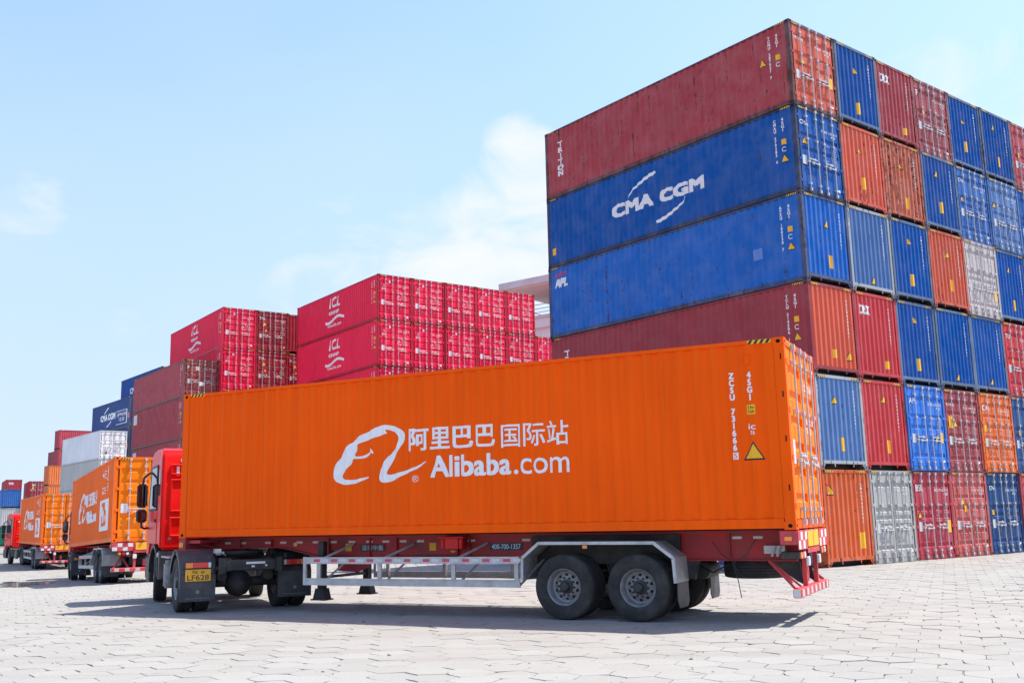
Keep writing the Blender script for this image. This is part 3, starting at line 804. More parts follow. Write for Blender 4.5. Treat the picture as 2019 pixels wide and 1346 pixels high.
            if r == 2:
                s_text(c, 'APL', -11.85, -11.06, SH-.86, SH-.50, ov=.035, shear=.25)
                s_shape(c, poly_mesh2d([[(-11.86, SH-.43), (-11.5, SH-.36), (-11.1, SH-.33), (-11.1, SH-.27), (-11.5, SH-.27), (-11.86, SH-.36)]]), (.6, .02, .08, 1), 'logo_swoosh')
                s_plate(c, -1.98, -1.62, 1.02, 1.38, (.12, .24, .55, 1), 'paint_patch')
# low blue container beside the corner column
p = Vector((SX, SY, 0)) - sv*2.50 - su*.45
c = container('blue container on the ground behind the trailer, beside the orange bottom container', (p.x, p.y, 0), SYAW, 12.192, 2.591, 'blank', (.03, .09, .24, 1), 'containers of the tall mixed stack', .4, fcol=(.25, .28, .33, 1))

# ------------------------------------------------------------------ red stack (middle)
def wave(c, x0, x1, z, h=.09):
    n = 24; topl = []; bot = []
    for i in range(n+1):
        t = i/n; x = x0+(x1-x0)*t; zz = z+.13*math.sin(t*2*math.pi*1.05+3.6)+.10*(t-.5)
        topl.append((x, zz+h)); bot.append((x, zz-h))
    s_shape(c, cached(('wave', x0, x1, z), lambda: poly_mesh2d([topl+bot[::-1]])), PALE, 'logo_wave', ('wave', x0, x1, z))
def icl_side(c):
    s_text(c, 'ICL', -6.95, -5.35, 1.88, 2.58, ov=.028, shear=.18, spacing=1.15)
    s_text(c, 'GROUP', -6.98, -5.5, 1.42, 1.66, ov=.014, shear=.1)
    wave(c, -7.5, -4.7, 1.05)
    s_text(c, 'www.icltt.com', -7.2, -5.2, .58, .80, bold=.012)
    side_codes(c, 'ICLU')
def icl_door(c):
    H = c.H
    e_text(c, 'ICL\nGROUP', .28, .58, H-1.0, H-.62, bold=.012, nm='lettering', align='CENTER')
    e_text(c, 'ICLU  '+num(rid)+'  3\n           45G1', 1.42, 2.18, H-.86, H-.58, bold=.012, nm='lettering', keep=True)
    e_text(c, 'MAX. GROSS  32.500 KG\n             71.650 LB\nTARE         3.890 KG\nNET         28.610 KG\nCU. CAP.    76.4 CU.M', 1.36, 2.15, H-1.55, H-1.05, bold=.012, nm='lettering', res=1)
    e_plate(c, .25, .47, .95, 1.28, (.7, .7, .7, 1), 'data_plate'); e_plate(c, 2.02, 2.17, .24, .33, PALE, 'label')
    e_plate(c, .78, .90, H-.52, H-.36, PALE, 'label')
RX, RY, RYAW = -8.272, 61.0, -.943
ru = Vector((math.cos(RYAW), math.sin(RYAW), 0)); rv = Vector((-math.sin(RYAW), math.cos(RYAW), 0))
for t in range(6):
    for k in range(6):
        if k == 5 and t == 5: continue
        p = Vector((RX, RY, 0))+rv*(k*2.452)+ru*jr.uniform(-.03, .03)
        z = -.53 + t*2.896
        tw = 'top' if t == 5 else ('bottom' if t == 0 else ORD[t+1])
        cw = 'lettered side' if k == 0 else ORD[k+1]+' column from lettered side'
        c = container('bright red container, %s tier of the wide red stack, %s' % (tw, cw), (p.x, p.y, z), RYAW, color=CRIM, group='red containers of the five-wide stack', wear=.16, fcol=(.46, .014, .036, 1), style=3)
        if t >= 2:
            icl_door(c)
            if k == 0: icl_side(c)

# ------------------------------------------------------------------ stacks on the left
L1 = Vector((-20.23, 68.90, 0)); L1Y = -.955
lu = Vector((math.cos(L1Y), math.sin(L1Y), 0)); lv = Vector((-math.sin(L1Y), math.cos(L1Y), 0))
for t in range(6):
    for k in range(3):
        p = L1+lv*(k*2.452)-lu*(.25 if k == 2 else 0)
        tw = 'top' if t == 5 else ('bottom' if t == 0 else ORD[t+1])
        colr = [CRIM, DCRIM, (.42, .02, .04, 1)][k]; cw = ['bright red container with lettered side', 'dark red container with yellow warning labels', 'dark red container in the gap beside the red stack'][k]
        blank = (k == 2 and t == 5)
        c = container('%s, %s tier behind the brown stack' % (cw, tw), (p.x, p.y, -.72+t*2.896), L1Y, color=colr, end='blank' if blank else 'door', group='red containers behind the brown stack', wear=.08 if k == 0 else .25, style=3 if k == 0 else 2)
        if t >= 3:
            if k == 0: icl_side(c); icl_door(c)
            elif not blank: door_print(c, 'TRL' if k == 1 else 'ICL', 'TCNU', tri_=(.62, c.H-.95, .24)); e_plate(c, .66, .80, 1.4, 1.52)
# brown stack
L2 = Vector((-22.45, 67.83, 0)); L2Y = -.942; z = -.72
hs_ = [2.591, 2.896, 2.896, 2.896, 2.591]
hs_ = [2.591, 2.591, 2.896, 2.896, 2.591]
for t, h in enumerate(hs_):
    tw = 'top' if t == 4 else ('bottom' if t == 0 else ORD[t+1])
    c = container('dull brown container, %s tier of the single brown stack' % tw, (L2.x, L2.y, z), L2Y, H=h, color=BROWN, group='brown containers of the single-column stack', wear=.55, fcol=(.17, .055, .05, 1), style=2, dcol=(.30, .055, .045, 1))
    door_print(c, 'F', 'FSCU'); side_codes(c, 'FSCU', yellow=(t < 4))
    e_plate(c, .80, 1.05, h-.75, h-.48, PALE, 'label'); e_plate(c, 1.05, 1.45, .78, 1.05, PALE, 'label')
    if t in (2, 3): s_plate(c, -11.9, -11.0, h-1.0, h-.25, (.6, .66, .68, 1), 'label')
    z += h
# blue stacks behind
def cma(c, extra=False):
    H = c.H
    s_text(c, 'CMA CGM', -9.3, -4.6, H*.40, H*.62, ov=.06)
    sw = smooth_loop([(-8.2, H*.66), (-7.8, H*.74), (-7.2, H*.82), (-6.7, H*.86), (-6.6, H*.82), (-7.2, H*.77), (-7.7, H*.70), (-8.0, H*.65)])
    s_shape(c, poly_mesh2d([sw]), PALE, 'logo_swoosh'); s_shape(c, poly_mesh2d([[(-13.9-a, 1.02*H-b) for a, b in sw]]), PALE, 'logo_swoosh')
    if extra:
        o = [(-4.3, H*.16), (-1.0, H*.16), (-1.0, H*.62), (-4.3, H*.62)]; i = [(-4.2, H*.18), (-4.2, H*.60), (-1.1, H*.60), (-1.1, H*.18)]
        s_shape(c, poly_mesh2d([o, i]), PALE, 'lettering_frame')
        s_text(c, 'SHIPPING THE\nFUTURE', -4.05, -1.2, H*.26, H*.54, bold=.012, align='CENTER'); s_plate(c, -.75, -.4, H*.3, H*.48, (.8, .2, .08, 1))
L4 = Vector((-36.2, 94.3, 0)); L4Y = -.902; bu = Vector((math.cos(L4Y), math.sin(L4Y), 0)); bv = Vector((-math.sin(L4Y), math.cos(L4Y), 0))
for k, n in ((0, 5), (1, 6), (2, 6)):
    for t in range(n):
        p = L4+bv*(k*2.47)+bu*(1.0 if k == 1 else (-3.0 if k == 2 else 0))
        tw = 'top' if t == n-1 else ('bottom' if t == 0 else ORD[t+1])
        cw = ['column over the white containers', 'taller column half hidden by the brown stack', 'rearmost column mostly hidden by the brown stack'][k]
        c = container('navy blue container, %s tier of the %s' % (tw, cw), (p.x, p.y, -.72+t*2.896), L4Y, color=(.02, .06, .20, 1) if k == 0 else (.015, .08, .30, 1), end='blank', group='blue containers behind the white and brown stacks', wear=.4, fcol=(.05, .055, .08, 1))
        if t >= n-2: cma(c, k == 0)
# white reefer stack
W4 = Vector((-37.59, 91.04, 0)); WY = -.891; z = -.72
def reefer(c):
    for ch in list(c.root.children):
        pass
for t, h in enumerate((2.896, 2.896, 2.591, 2.591)):
    tw = 'top' if t == 3 else ('bottom' if t == 0 else ORD[t+1])
    c = container('%s refrigerated container, %s tier of the white stack' % (['grey', 'grey', 'dull white', 'clean white'][t], tw), (W4.x, W4.y, z), WY, H=h, color=(.58, .56, .52, 1) if t < 3 else (.80, .80, .80, 1), group='white containers below the blue ones', wear=.12, style=2, stripes=False, dcol=(.40, .39, .37, 1) if t < 2 else (.86, .85, .83, 1))
    e_plate(c, .5, .7, .45, .65, (.05, .05, .05, 1), 'vent'); e_text(c, 'MAX. GROSS 34.000 KG\nTARE 4.640 KG\nNET 29.360 KG', 1.36, 2.16, h-1.5, h-1.05, color=(.1, .1, .12, 1), bold=.01, nm='lettering', res=1)
    z += h
# red and dark stacks standing crosswise further back
MY = -.90+math.pi/2
def ray_at(px, py, z):
    v = fw + r2*((px-1009.5)/1977.9) - u2*((py-673)/1977.9)
    t = (z-CAM_H)/v.z; return Vector((v.x*t, v.y*t, 0))
def column(px, py, hs, yaw, colors, labels, group, L=6.058, base=-.72, end='blank', **kw):
    zt = base+sum(hs); p = ray_at(px, py, zt); z = base; out = []
    for h, cl, lb in zip(hs, colors, labels):
        out.append(container(lb, (p.x, p.y, z), yaw, L, h, end, cl, group, **kw)); z += h
    return out, p
# near corner seen is the front-left one: turn so the long wall faces right
hs6 = [2.591]*6
cr = [(.42, .05, .07, 1)]*6
def cross(px, py, hs, colors, what, L=6.058, dark=None):
    zt = -.72+sum(hs); q = ray_at(px, py, zt); ya = -.90+math.pi/2
    # container's visible long wall (local -y) must face (cos -.9, sin -.9): local frame turned a quarter
    z = -.72
    for t, h in enumerate(hs):
        tw = 'top' if t == len(hs)-1 else ('bottom' if t == 0 else ORD[t+1])
        # local x axis along +v ; local -y along +u ; near-left corner = (-L, 0)
        xax = Vector((math.cos(ya), math.sin(ya), 0))
        p = q+xax*L
        c = container('%s, %s tier' % (what, tw), (p.x, p.y, z), ya, L, h, 'door', colors[t % len(colors)], 'crosswise containers far behind', wear=.4, detail=1, bars=False, fcol=dark)
        z += h
cross(118, 847, hs6, cr, 'red short container standing crosswise behind the white stack')
cross(104, 890, [2.591]*5, [(.30, .06, .07, 1)], 'dark maroon short container peeping out left of the crosswise red stack')
cross(97, 917, [2.591]*4, [(.66, .16, .04, 1)], 'faded orange container left of the white stack')
# far left row
FY = -1.05
def farcol(px, py, cols_, names, hs, L=12.192, end='blank'):
    zt = -.72+sum(hs); q = ray_at(px, py, zt); z = -.72; out = []
    for i, (cl, nm, h) in enumerate(zip(cols_, names, hs)):
        out.append(container(nm, (q.x, q.y, z), FY, L, h, end, cl, 'containers of the far row behind the trucks', wear=.35, bars=(end == 'door'))); z += h
    return out
o = farcol(4, 964, [(.02, .28, .16, 1), (.62, .62, .60, 1), (.05, .19, .55, 1)], ['green container on the ground of the far row', 'white container between the green and the light blue one in the far row', 'light blue container on top of the white one in the far row'], [2.591]*3)
o2 = farcol(-43, 938, [(.3, .3, .3, 1), (.04, .12, .36, 1), (.05, .15, .4, 1), (.45, .04, .05, 1)], ['grey container on the ground at the end of the far row', 'blue container, second tier at the end of the far row', 'dark blue container, third tier at the end of the far row', 'red container topmost at the end of the far row'], [2.591]*4)
o3 = farcol(58, 948, [MAROON]*4, ['maroon container showing doors in the far row, %s tier' % x for x in ('bottom', 'second', 'third', 'top')], [2.591]*4, end='door')
fv = Vector((-math.sin(FY), math.cos(FY), 0)); b3 = o3[0].root.location
for i in range(4): o3.append(container('maroon container showing doors at the inner end of the far row, %s tier' % ('bottom', 'second', 'third', 'top')[i], (b3.x+fv.x*2.46, b3.y+fv.y*2.46, -.72+i*2.591), FY, 12.192, 2.591, 'door', (.36, .05, .06, 1), 'containers of the far row behind the trucks', wear=.35))
for c in o3: door_print(c, '', 'TRLU', plate=(.5, .8, 1.2, 1.6), tri_=(1.0, 1.9, .26)); e_plate(c, .45, .95, 1.75, 2.1, (.55, .65, .75, 1), 'label')
q = ray_at(12, 945, -.72+4*2.591); z = -.72
for t in range(4):
    c = container('red container with white lettering at the back of the far row, %s tier' % ['bottom', 'second', 'third', 'top'][t], (q.x, q.y, z), FY, 12.192, 2.591, 'blank', (.42, .05, .06, 1), 'containers of the far row behind the trucks', wear=.35); z += 2.591
    e_text(c, 'tex', .4, 1.2, 1.75, 2.2, ov=.02)

# ------------------------------------------------------------------ building behind
def building():
    b = thing('office_building', 'pale pink plastered building with a flat canopy roof and balcony railing', 'building', (5.8, 92.0, .48), (0, 0, R(-38)))
    # local: x to the right along the facade, y into depth
    def P(nm, mb, m, p=b, **k): return obj(nm, mb.build(nm, MT[m], **k), p)
    wl_ = P('wall', MB().box(-6.2, 26, 0, 14, -1.2, 18.9), 'plaster')
    P('parapet', MB().box(-6.6, 26.2, -.5, 14.2, 18.9, 19.8), 'plaster')
    P('cornice', MB().box(-6.8, 26.4, -.7, 14.4, 19.8, 20.05), 'conc')
    P('string_course', MB().box(-6.3, 26.1, -.12, 14.1, 17.5, 17.8), 'soffit')
    rl = MB()
    for z in (20.4, 20.75, 21.15): rl.tube((-6.5, -.4, z), (26, -.4, z), .035, 6); rl.tube((-6.5, -.4, z), (-6.5, 14, z), .035, 6)
    ro = P('railing', rl, 'galv')
    for i in range(16): obj('railing_post', cached('rpost', lambda: MB().box(-.04, .04, -.04, .04, 0, 1.2).build('railing_post', MT['galv'])), ro, (-6.5+i*2.1, -.4, 20.0))
    for i in range(7): obj('railing_post', CACHE['rpost'], ro, (-6.5, 1.6+i*1.9, 20.0))
    for x in (-4.2, 3.5, 11, 18): obj('column', cached('bcol', lambda: MB().box(-.45, .45, -.45, .45, 0, 2.7).build('column', MT['plaster'], bevel=.03)), b, (x, 3.2, 19.8))
    cn = P('canopy', MB().box(-6.5, 27, -3.0, 13, 22.5, 23.15), 'conc')
    P('soffit', MB().box(-6.3, 26.8, -2.8, 12.8, 22.38, 22.5), 'soffit', cn)
    for x in (-3, 1.5): obj('ceiling_lamp', cached('clamp', lambda: MB().tube((0, 0, 0), (0, 0, -.10), .25, 12).build('ceiling_lamp', MT['plaster'])), cn, (x, 1.0, 22.38))
    for i in range(5):
        for k in range(3):
            w_ = obj('window', cached('bwin', lambda: MB().box(0, 3.2, -.06, .05, 0, 3.4).build('window', MT['plaster'])), wl_, (-2.2+i*5.5, 0, 13.7-k*5))
            obj('pane', cached('bpane', lambda: MB().box(.2, 3.0, -.08, -.05, .2, 3.2).build('pane', mat('frosted_pane', (.55, .57, .58, 1), rough=.3))), w_)
building()

# ------------------------------------------------------------------ wheels
def tyre_mesh():
    Rr = .520; w = .142
    pr = [(.285, -w*.78), (.30, -w*.92), (.36, -w*1.0), (.43, -w*1.0), (.47, -w*.96), (.497, -w*.9), (.508, -w*.84)]
    tread = []
    for g in (-.075, -.026, .026, .075):
        tread += [(Rr, g-.008), (Rr-.016, g-.005), (Rr-.016, g+.005), (Rr, g+.008)]
    pr += tread + [(r, -h) for r, h in pr[::-1]]
    me = MB().lathe(pr, 48, close=True).build('tyre', MT['rubber'], smooth=50); return me
def rim_mesh():
    mb = MB()
    pr = [(.302, -.112), (.305, -.122), (.292, -.124), (.280, -.112), (.266, -.06), (.258, .0), (.250, .02), (.225, .030), (.15, -.005), (.14, -.005), (.0, -.005)]
    mb.lathe(pr, 40)
    mb.lathe([(.258, .0), (.27, .08), (.302, .122)], 40)
    for i in range(10):
        t = 2*math.pi*(i+.5)/10; cx, cz = .192*math.cos(t), .192*math.sin(t)
        n = 10; e = Vector((math.cos(t), 0, math.sin(t))); f = Vector((-math.sin(t), 0, math.cos(t)))
        ctr = Vector((cx, .0065, cz)); nrm = Vector((0, -1, 0))
        slope = (.030+.005)/(.225-.15)
        vs_ = []
        for k in range(n):
            a = 2*math.pi*k/n; pe = .021*math.cos(a); pf = .027*math.sin(a)
            vs_.append(ctr+e*pe+f*pf+Vector((0, slope*(pe), 0))+Vector((0, .0045, 0)))
        mb.add(vs_, [tuple(range(n))], 1)
    return mb.build('wheel', [MT['rim'], MT['hole']], smooth=35)
def hub_mesh():
    mb = MB(); mb.lathe([(.115, -.006), (.115, -.03), (.075, -.045), (.072, -.12), (.055, -.135), (.0, -.137)], 24)
    for i in range(10):
        t = 2*math.pi*i/10; mb.tube((.142*math.cos(t), -.004, .142*math.sin(t)), (.142*math.cos(t), -.045, .142*math.sin(t)), .017, 6)
    return mb.build('hub', [MT['rimdark']], smooth=35)
def hub_front_mesh():
    mb = MB(); mb.lathe([(.15, -.006), (.15, -.05), (.10, -.10), (.085, -.14), (.0, -.145)], 24)
    for i in range(10):
        t = 2*math.pi*i/10; mb.tube((.168*math.cos(t), -.0, .168*math.sin(t)), (.168*math.cos(t), -.06, .168*math.sin(t)), .016, 6)
    return mb.build('hub', [MT['rim']], smooth=35)
def wheel(parent, x, y, z, side, front=False, hub=True, steer=0):
    """side=-1: outer face towards -y, +1: towards +y"""
    rot = (0, random.uniform(0, 6), 0)
    ang = (0 if side < 0 else math.pi)+steer
    w = obj('wheel', cached('rim', rim_mesh), parent, (x, y, z), (0, 0, ang))
    obj('tyre', cached('tyre', tyre_mesh), w)
    if hub: obj('hub', cached('hubf' if front else 'hub', hub_front_mesh if front else hub_mesh), w, rot=rot)
    return w

# ------------------------------------------------------------------ trailer
TRED = (.42, .018, .024, 1); BRED = (.60, .05, .06, 1)
DECK = 1.385
def trailer(label, loc, yaw, pitch=0, group='container trailers', text=True):
    t = thing('container_trailer', label, 'trailer', loc, (0, pitch, yaw), group)
    def P(nm, mb, m, p=t, color=None, **k):
        return obj(nm, cached(('tr', nm, mb), lambda: None) or mb.build(nm, MT[m], **k), p, color=color)
    def PC(key, nm, fn, m, p=t, color=None, loc=(0,0,0), rot=(0,0,0), **k):
        return obj(nm, cached(('tr', key), lambda: fn().build(nm, MT[m] if isinstance(m, str) else m, **k)), p, loc, rot, color)
    beam_poly = [(-12.05, 1.14), (-10.25, 1.165), (-9.9, 1.12), (-9.25, .985), (-8.6, .94), (-.16, .90), (-.16, 1.335), (-12.05, 1.335)]
    low = [(-12.05, 1.14), (-10.25, 1.165), (-9.9, 1.12), (-9.25, .985), (-8.6, .94), (-.16, .90)]
    def beam():
        mb = MB(); mb.prism(beam_poly, 'y', .052, .068)
        for a, b in zip(low[:-1], low[1:]):
            mb.prism([a, b, (b[0], b[1]+.018), (a[0], a[1]+.018)], 'y', -.01, .13)
        mb.box(-12.05, -.16, -.01, .13, 1.335, 1.378)
        for x in (-11.2, -10.4, -9.0, -8.05, -7.45, -6.15, -5.9, -4.6, -3.3, -2.35, -1.2):
            zb = 1.15 if x < -10 else .95
            mb.box(x, x+.014, .0, .13, zb, 1.335)
        return mb
    for y in (.66, 1.66): PC('beam', 'main_beam', beam, 'frame', color=TRED, loc=(0, y, 0))
    def xmem():
        return MB().box(-.04, .04, .75, 1.70, 1.20, 1.30)
    for x in (-11.0, -9.8, -8.4, -7.0, -5.6, -4.4, -2.9, -1.6, -.8): PC('xmem', 'crossmember', xmem, 'frame', color=TRED, loc=(x, 0, 0))
    # bolsters
    fb = PC('fbol', 'front_bolster', lambda: MB().box(-12.19, -12.02, .006, 2.432, 1.16, 1.375), 'frame', color=BRED, bevel=.008)
    for y in (-.004,): PC('flamp', 'side_lamp', lambda: MB().box(-12.165, -12.06, -.018, .006, 1.20, 1.30), 'lens', fb, color=(.9, .30, .02, 1), bevel=.006)
    PC('fbr', 'brace', lambda: MB().bar((-12.0, .06, 1.32), (-11.75, .55, 1.18), .05, .02).box(-12.02, -11.7, .08, .6, 1.28, 1.34), 'frame', color=BRED)
    rb = PC('rbol', 'rear_bolster', lambda: MB().box(-.26, -.004, .004, 2.434, 1.165, 1.372), 'frame', color=BRED, bevel=.008)
    PC('rlamp', 'side_lamp', lambda: MB().box(-.19, -.08, -.014, .004, 1.225, 1.285), 'lens', rb, color=(.95, .33, .02, 1), bevel=.006)
    # rear marker boards: checks and yellow plates
    def check(y0, y1):
        mb = MB(); n = 4
        mb.box(-.004, .012, y0, y1, 1.09, 1.37, 0)
        w = (y1-y0)/n
        for i in range(n):
            for j in range(2):
                if (i+j) % 2 == 0: mb.box(.012, .014, y0+i*w+.01, y0+(i+1)*w-.01, 1.10+j*.13, 1.22+j*.13, 1)
        return mb
    pair = [mat2['redprint'], mat2['whiteprint']]
    PC('chk1', 'marker_board', lambda: check(.02, .70), pair, rb); PC('chk2', 'marker_board', lambda: check(1.74, 2.42), pair, rb)
    for i, y in enumerate((.78, 1.25)): PC('ypl', 'reflector_plate', lambda: MB().box(-.004, .012, 0, .42, 1.115, 1.355), 'matte', rb, color=(.95, .42, .01, 1), loc=(0, y, 0), bevel=.004)
    PC('redpan', 'light_panel', lambda: MB().box(-.003, .008, .72, 1.72, 1.02, 1.10), 'frame', rb, color=BRED)
    # bumper
    bp = PC('bump', 'rear_bumper', lambda: MB().box(-.12, .0, .02, 2.42, .40, .53), 'frame', color=BRED, bevel=.012)
    for i in range(7): PC('btape', 'reflector', lambda: MB().box(0, .003, 0, .15, .415, .515), 'matte', bp, color=(.55, .44, .42, 1), loc=(.0005, .12+i*.34, 0))
    PC('btape2', 'reflector', lambda: MB().box(-.11, -.01, -.003, 0, .41, .52), 'matte', bp, color=(.62, .60, .58, 1), loc=(0, .0195, 0))
    for y in (.72, 1.62):
        ps = PC('post', 'bumper_post', lambda: MB().box(-.10, -.03, 0, .08, .53, 1.165), 'frame', color=BRED, loc=(0, y, 0), bevel=.006)
        PC('plmp', 'number_lamp', lambda: MB().box(-.03, .02, -.02, .10, .83, .97), 'lens', ps, color=(.75, .75, .74, 1), bevel=.01)
    PC('strut1', 'bumper_strut', lambda: MB().bar((-.52, .42, .92), (-.08, .10, .53), .045, .045).bar((-.52, .42, .92), (-.08, .60, .50), .05, .03), 'frame', color=BRED)
    PC('strut2', 'bumper_strut', lambda: MB().bar((-.52, 2.02, .92), (-.08, 2.34, .53), .045, .045).bar((-.52, 2.02, .92), (-.08, 1.84, .50), .05, .03), 'frame', color=BRED)
    PC('sgus', 'bumper_gusset', lambda: MB().prism([(-.6, .90), (-.14, .90), (-.10, .55), (-.2, .60)], 'y', .76, .80).prism([(-.6, .90), (-.14, .90), (-.10, .55), (-.2, .60)], 'y', 1.66, 1.70), 'chassis')
    PC('rhk', 'tow_hook', lambda: MB().tube((-.13, 1.1, .80), (-.13, 1.1, .58), .06, 10), 'frame', color=BRED)
    PC('rlmp3', 'tail_lamp', lambda: MB().box(-.30, -.02, .20, .62, .95, 1.06), 'chassis', bevel=.01)
    for i, cl in enumerate(((.9, .25, .02, 1), (.7, .02, .02, 1), (.75, .74, .7, 1))):
        for y0 in (.27, 1.90): PC('tl', 'tail_lamp', lambda: MB().tube((0, 0, 0), (.02, 0, 0), .05, 14), 'lens', color=cl, loc=(-.02 if y0 < 1 else 0.0, y0+i*.13, 1.005 if y0 < 1 else 1.03))
    PC('rlmp4', 'tail_lamp', lambda: MB().box(-.30, -.001, 1.82, 2.26, .975, 1.085), 'chassis', bevel=.01)
    # brake chamber wires by the bumper
    PC('wire', 'cable', lambda: MB().path([(-1.45, .60, 1.20), (-1.30, .55, 1.02), (-1.12, .50, .90), (-1.02, .42, .62), (-.98, .40, .36)], .008, 6).path([(-.75, .6, 1.25), (-.9, .52, 1.0), (-1.10, .48, .88), (-1.0, .45, .70)], .007, 6), 'plastic')
    PC('tools', 'air_hose_rack', lambda: MB().box(-.62, -.30, .52, .62, 1.02, 1.14).tube((-.50, .50, .98), (-.44, .50, 1.14), .02, 8).tube((-.42, .50, .98), (-.36, .50, 1.14), .02, 8), 'galv')
    # axles, wheels, springs
    for x in (-3.79, -2.52):
        PC('axle', 'axle', lambda: MB().tube((0, .2, .52), (0, 2.24, .52), .075, 12), 'chassis', loc=(x, 0, 0), smooth=40)
        for y, s in ((.142, -1), (.47, -1), (2.438-.142, 1), (2.438-.47, 1)): wheel(t, x, y, .52, s, hub=(y < .2 or y > 2.2))
        for y in (.66, 1.70):
            PC('spring', 'leaf_spring', lambda: MB().prism([(-.50, .74), (-.2, .66), (.2, .66), (.50, .74), (.50, .78), (.2, .72), (-.2, .72), (-.50, .78)], 'y', 0, .09).box(-.1, .1, -.02, .11, .50, .74), 'chassis', loc=(x, y, 0))
    for x in (-4.5, -3.15, -1.85):
        for y in (.66, 1.68): PC('hang', 'spring_hanger', lambda: MB().prism([(-.16, .93), (.16, .93), (.07, .62), (-.07, .62)], 'y', 0, .10), 'chassis', loc=(x, y, 0))
    for x in (-4.2, -1.75):
        PC('tank', 'air_tank', lambda: MB().tube((0, .95, .74), (0, 1.62, .74), .14, 16), 'chassis', loc=(x, 0, 0), smooth=40)
    PC('dkplate', 'dark_infill_plate', lambda: MB().box(-4.62, -1.98, .60, .655, .86, 1.33).box(-4.62, -1.98, 1.80, 1.855, .86, 1.33), 'chassis')  # dark plates added over the beams so the zone above the wheels reads dark
    for x in (-3.79, -2.52):
        for y in (.82, 1.62): PC('brk', 'brake_chamber', lambda: MB().tube((.14, 0, .60), (.36, 0, .66), .085, 14).tube((.36, 0, .66), (.44, 0, .68), .05, 10), 'chassis', loc=(x, y, 0), smooth=40)
    PC('hoses', 'air_hose', lambda: MB().path([(-5.6, .80, 1.20), (-4.9, .86, 1.02), (-4.2, .90, .80), (-3.6, .84, .68)], .014, 6).path([(-4.2, 1.1, .86), (-3.2, 1.0, .98), (-2.4, .86, .70)], .014, 6).path([(-1.75, .95, .80), (-1.5, .75, .72), (-1.2, .62, .86)], .012, 6), 'plastic')
    PC('lines', 'cable', lambda: MB().path([(-12.0, .60, 1.16), (-11.7, .62, 1.08), (-11.3, .64, 1.12), (-10.9, .64, 1.05), (-10.5, .64, 1.13)], .012, 6).path([(-9.2, .62, 1.02), (-8.0, .64, .97), (-6.4, .64, 1.0), (-5.0, .64, .96)], .010, 6), 'plastic')
    # mudguards
    gp = [(-4.54, .62), (-4.53, .99), (-4.22, 1.235), (-2.22, 1.225), (-1.90, .985), (-1.88, .60)]
    def guard():
        mb = MB()
        for a, b in zip(gp[:-1], gp[1:]):
            dx, dz = b[0]-a[0], b[1]-a[1]; ln = math.hypot(dx, dz); nx, nz_ = -dz/ln*.012, dx/ln*.012
            mb.prism([a, b, (b[0]+nx, b[1]+nz_), (a[0]+nx, a[1]+nz_)], 'y', .0, .64)
            mb.prism([(a[0], a[1]-.0), b, (b[0]-nx*3, b[1]-nz_*3), (a[0]-nx*3, a[1]-nz_*3)], 'y', -.004, .004)
        return mb
    flap = lambda: MB().prism([(.04, .60), (.57, .60), (.60, .30), (.52, .22), (.10, .22), (.03, .32)], 'x', -1.875, -1.860)
    for s in (0, 1):
        g = PC('guard', 'mudguard', guard, 'galv', loc=(0, -.02 if not s else 2.458-.64, 0))
        PC('flap', 'mud_flap', flap, 'guardp', g)
        PC('glamp', 'side_lamp', lambda: MB().box(-3.42, -3.34, -.012, -.004, 1.135, 1.185), 'lens', g, color=(.9, .25, .05, 1))
    # spare wheel lying flat below the beams
    sw = obj('spare_wheel', cached('rim', rim_mesh), t, (-.92, 1.25, .765), (math.pi/2, 0, 0)); obj('tyre', cached('tyre', tyre_mesh), sw)
    PC('spc', 'spare_carrier', lambda: MB().box(-1.45, -.40, 1.15, 1.35, .895, .915).box(-.97, -.87, 1.2, 1.3, .6, .9), 'chassis')
    # landing legs
    for y in (.40, 1.88):
        lg = PC('leg', 'landing_leg', lambda: MB().box(-.065, .065, -.065, .065, .42, 1.28).box(-.05, .05, -.05, .05, .33, .5), 'chassis', loc=(-8.93, y, 0), bevel=.006)
        PC('foot', 'foot', lambda: MB().prism([(-.14, .23), (.14, .23), (.085, .42), (-.085, .42)], 'y', -.10, .10).box(-.17, .17, -.13, .13, .205, .23), 'chassis', lg)
    PC('legx', 'leg_brace', lambda: MB().bar((-8.93, .45, .62), (-8.93, 1.83, .62), .06, .05).bar((-8.93, .7, 1.1), (-8.93, 1.6, .62), .04, .04), 'chassis')
    PC('legg', 'gusset_plate', lambda: MB().prism([(-8.85, .95), (-8.1, .95), (-8.15, .78), (-8.4, .70), (-8.85, .72)], 'y', .78, .80), 'frame', color=TRED)
    # side guards
    def rail(z0, z1): return lambda: MB().box(-9.04, -4.60, .0, .035, z0, z1).box(-9.04, -4.60, -.008, .0, z1-.018, z1).box(-9.04, -4.60, -.008, .0, z0, z0+.018)
    for s in (0, 1):
        off = .045 if not s else 2.36
        gr = PC('gtop', 'side_guard', rail(.885, 1.005), 'galv', loc=(0, off, 0))
        PC('gbot', 'guard_rail', rail(.50, .625), 'galv', gr)
        PC('gend', 'guard_end', lambda: MB().box(-9.10, -9.04, -.008, .04, .50, 1.01), 'galv', gr)
        for x in (-8.78, -7.43, -5.90, -4.68): PC('gpost', 'guard_post', lambda: MB().box(-.04, .04, .036, .07, .52, .99), 'galv', gr, loc=(x, 0, 0))
        sg = 1 if not s else -1
        for x in (-8.70, -7.35, -5.82, -4.62):
            PC('gbr%d' % s, 'guard_brace', lambda: MB().bar((0, .06 if sg > 0 else -.02, .98), (.28, .06+sg*.58, 1.22), .035, .035).bar((0, .06 if sg > 0 else -.02, .54), (.24, .06+sg*.55, .98), .03, .03), 'galv', gr, loc=(x, 0, 0))
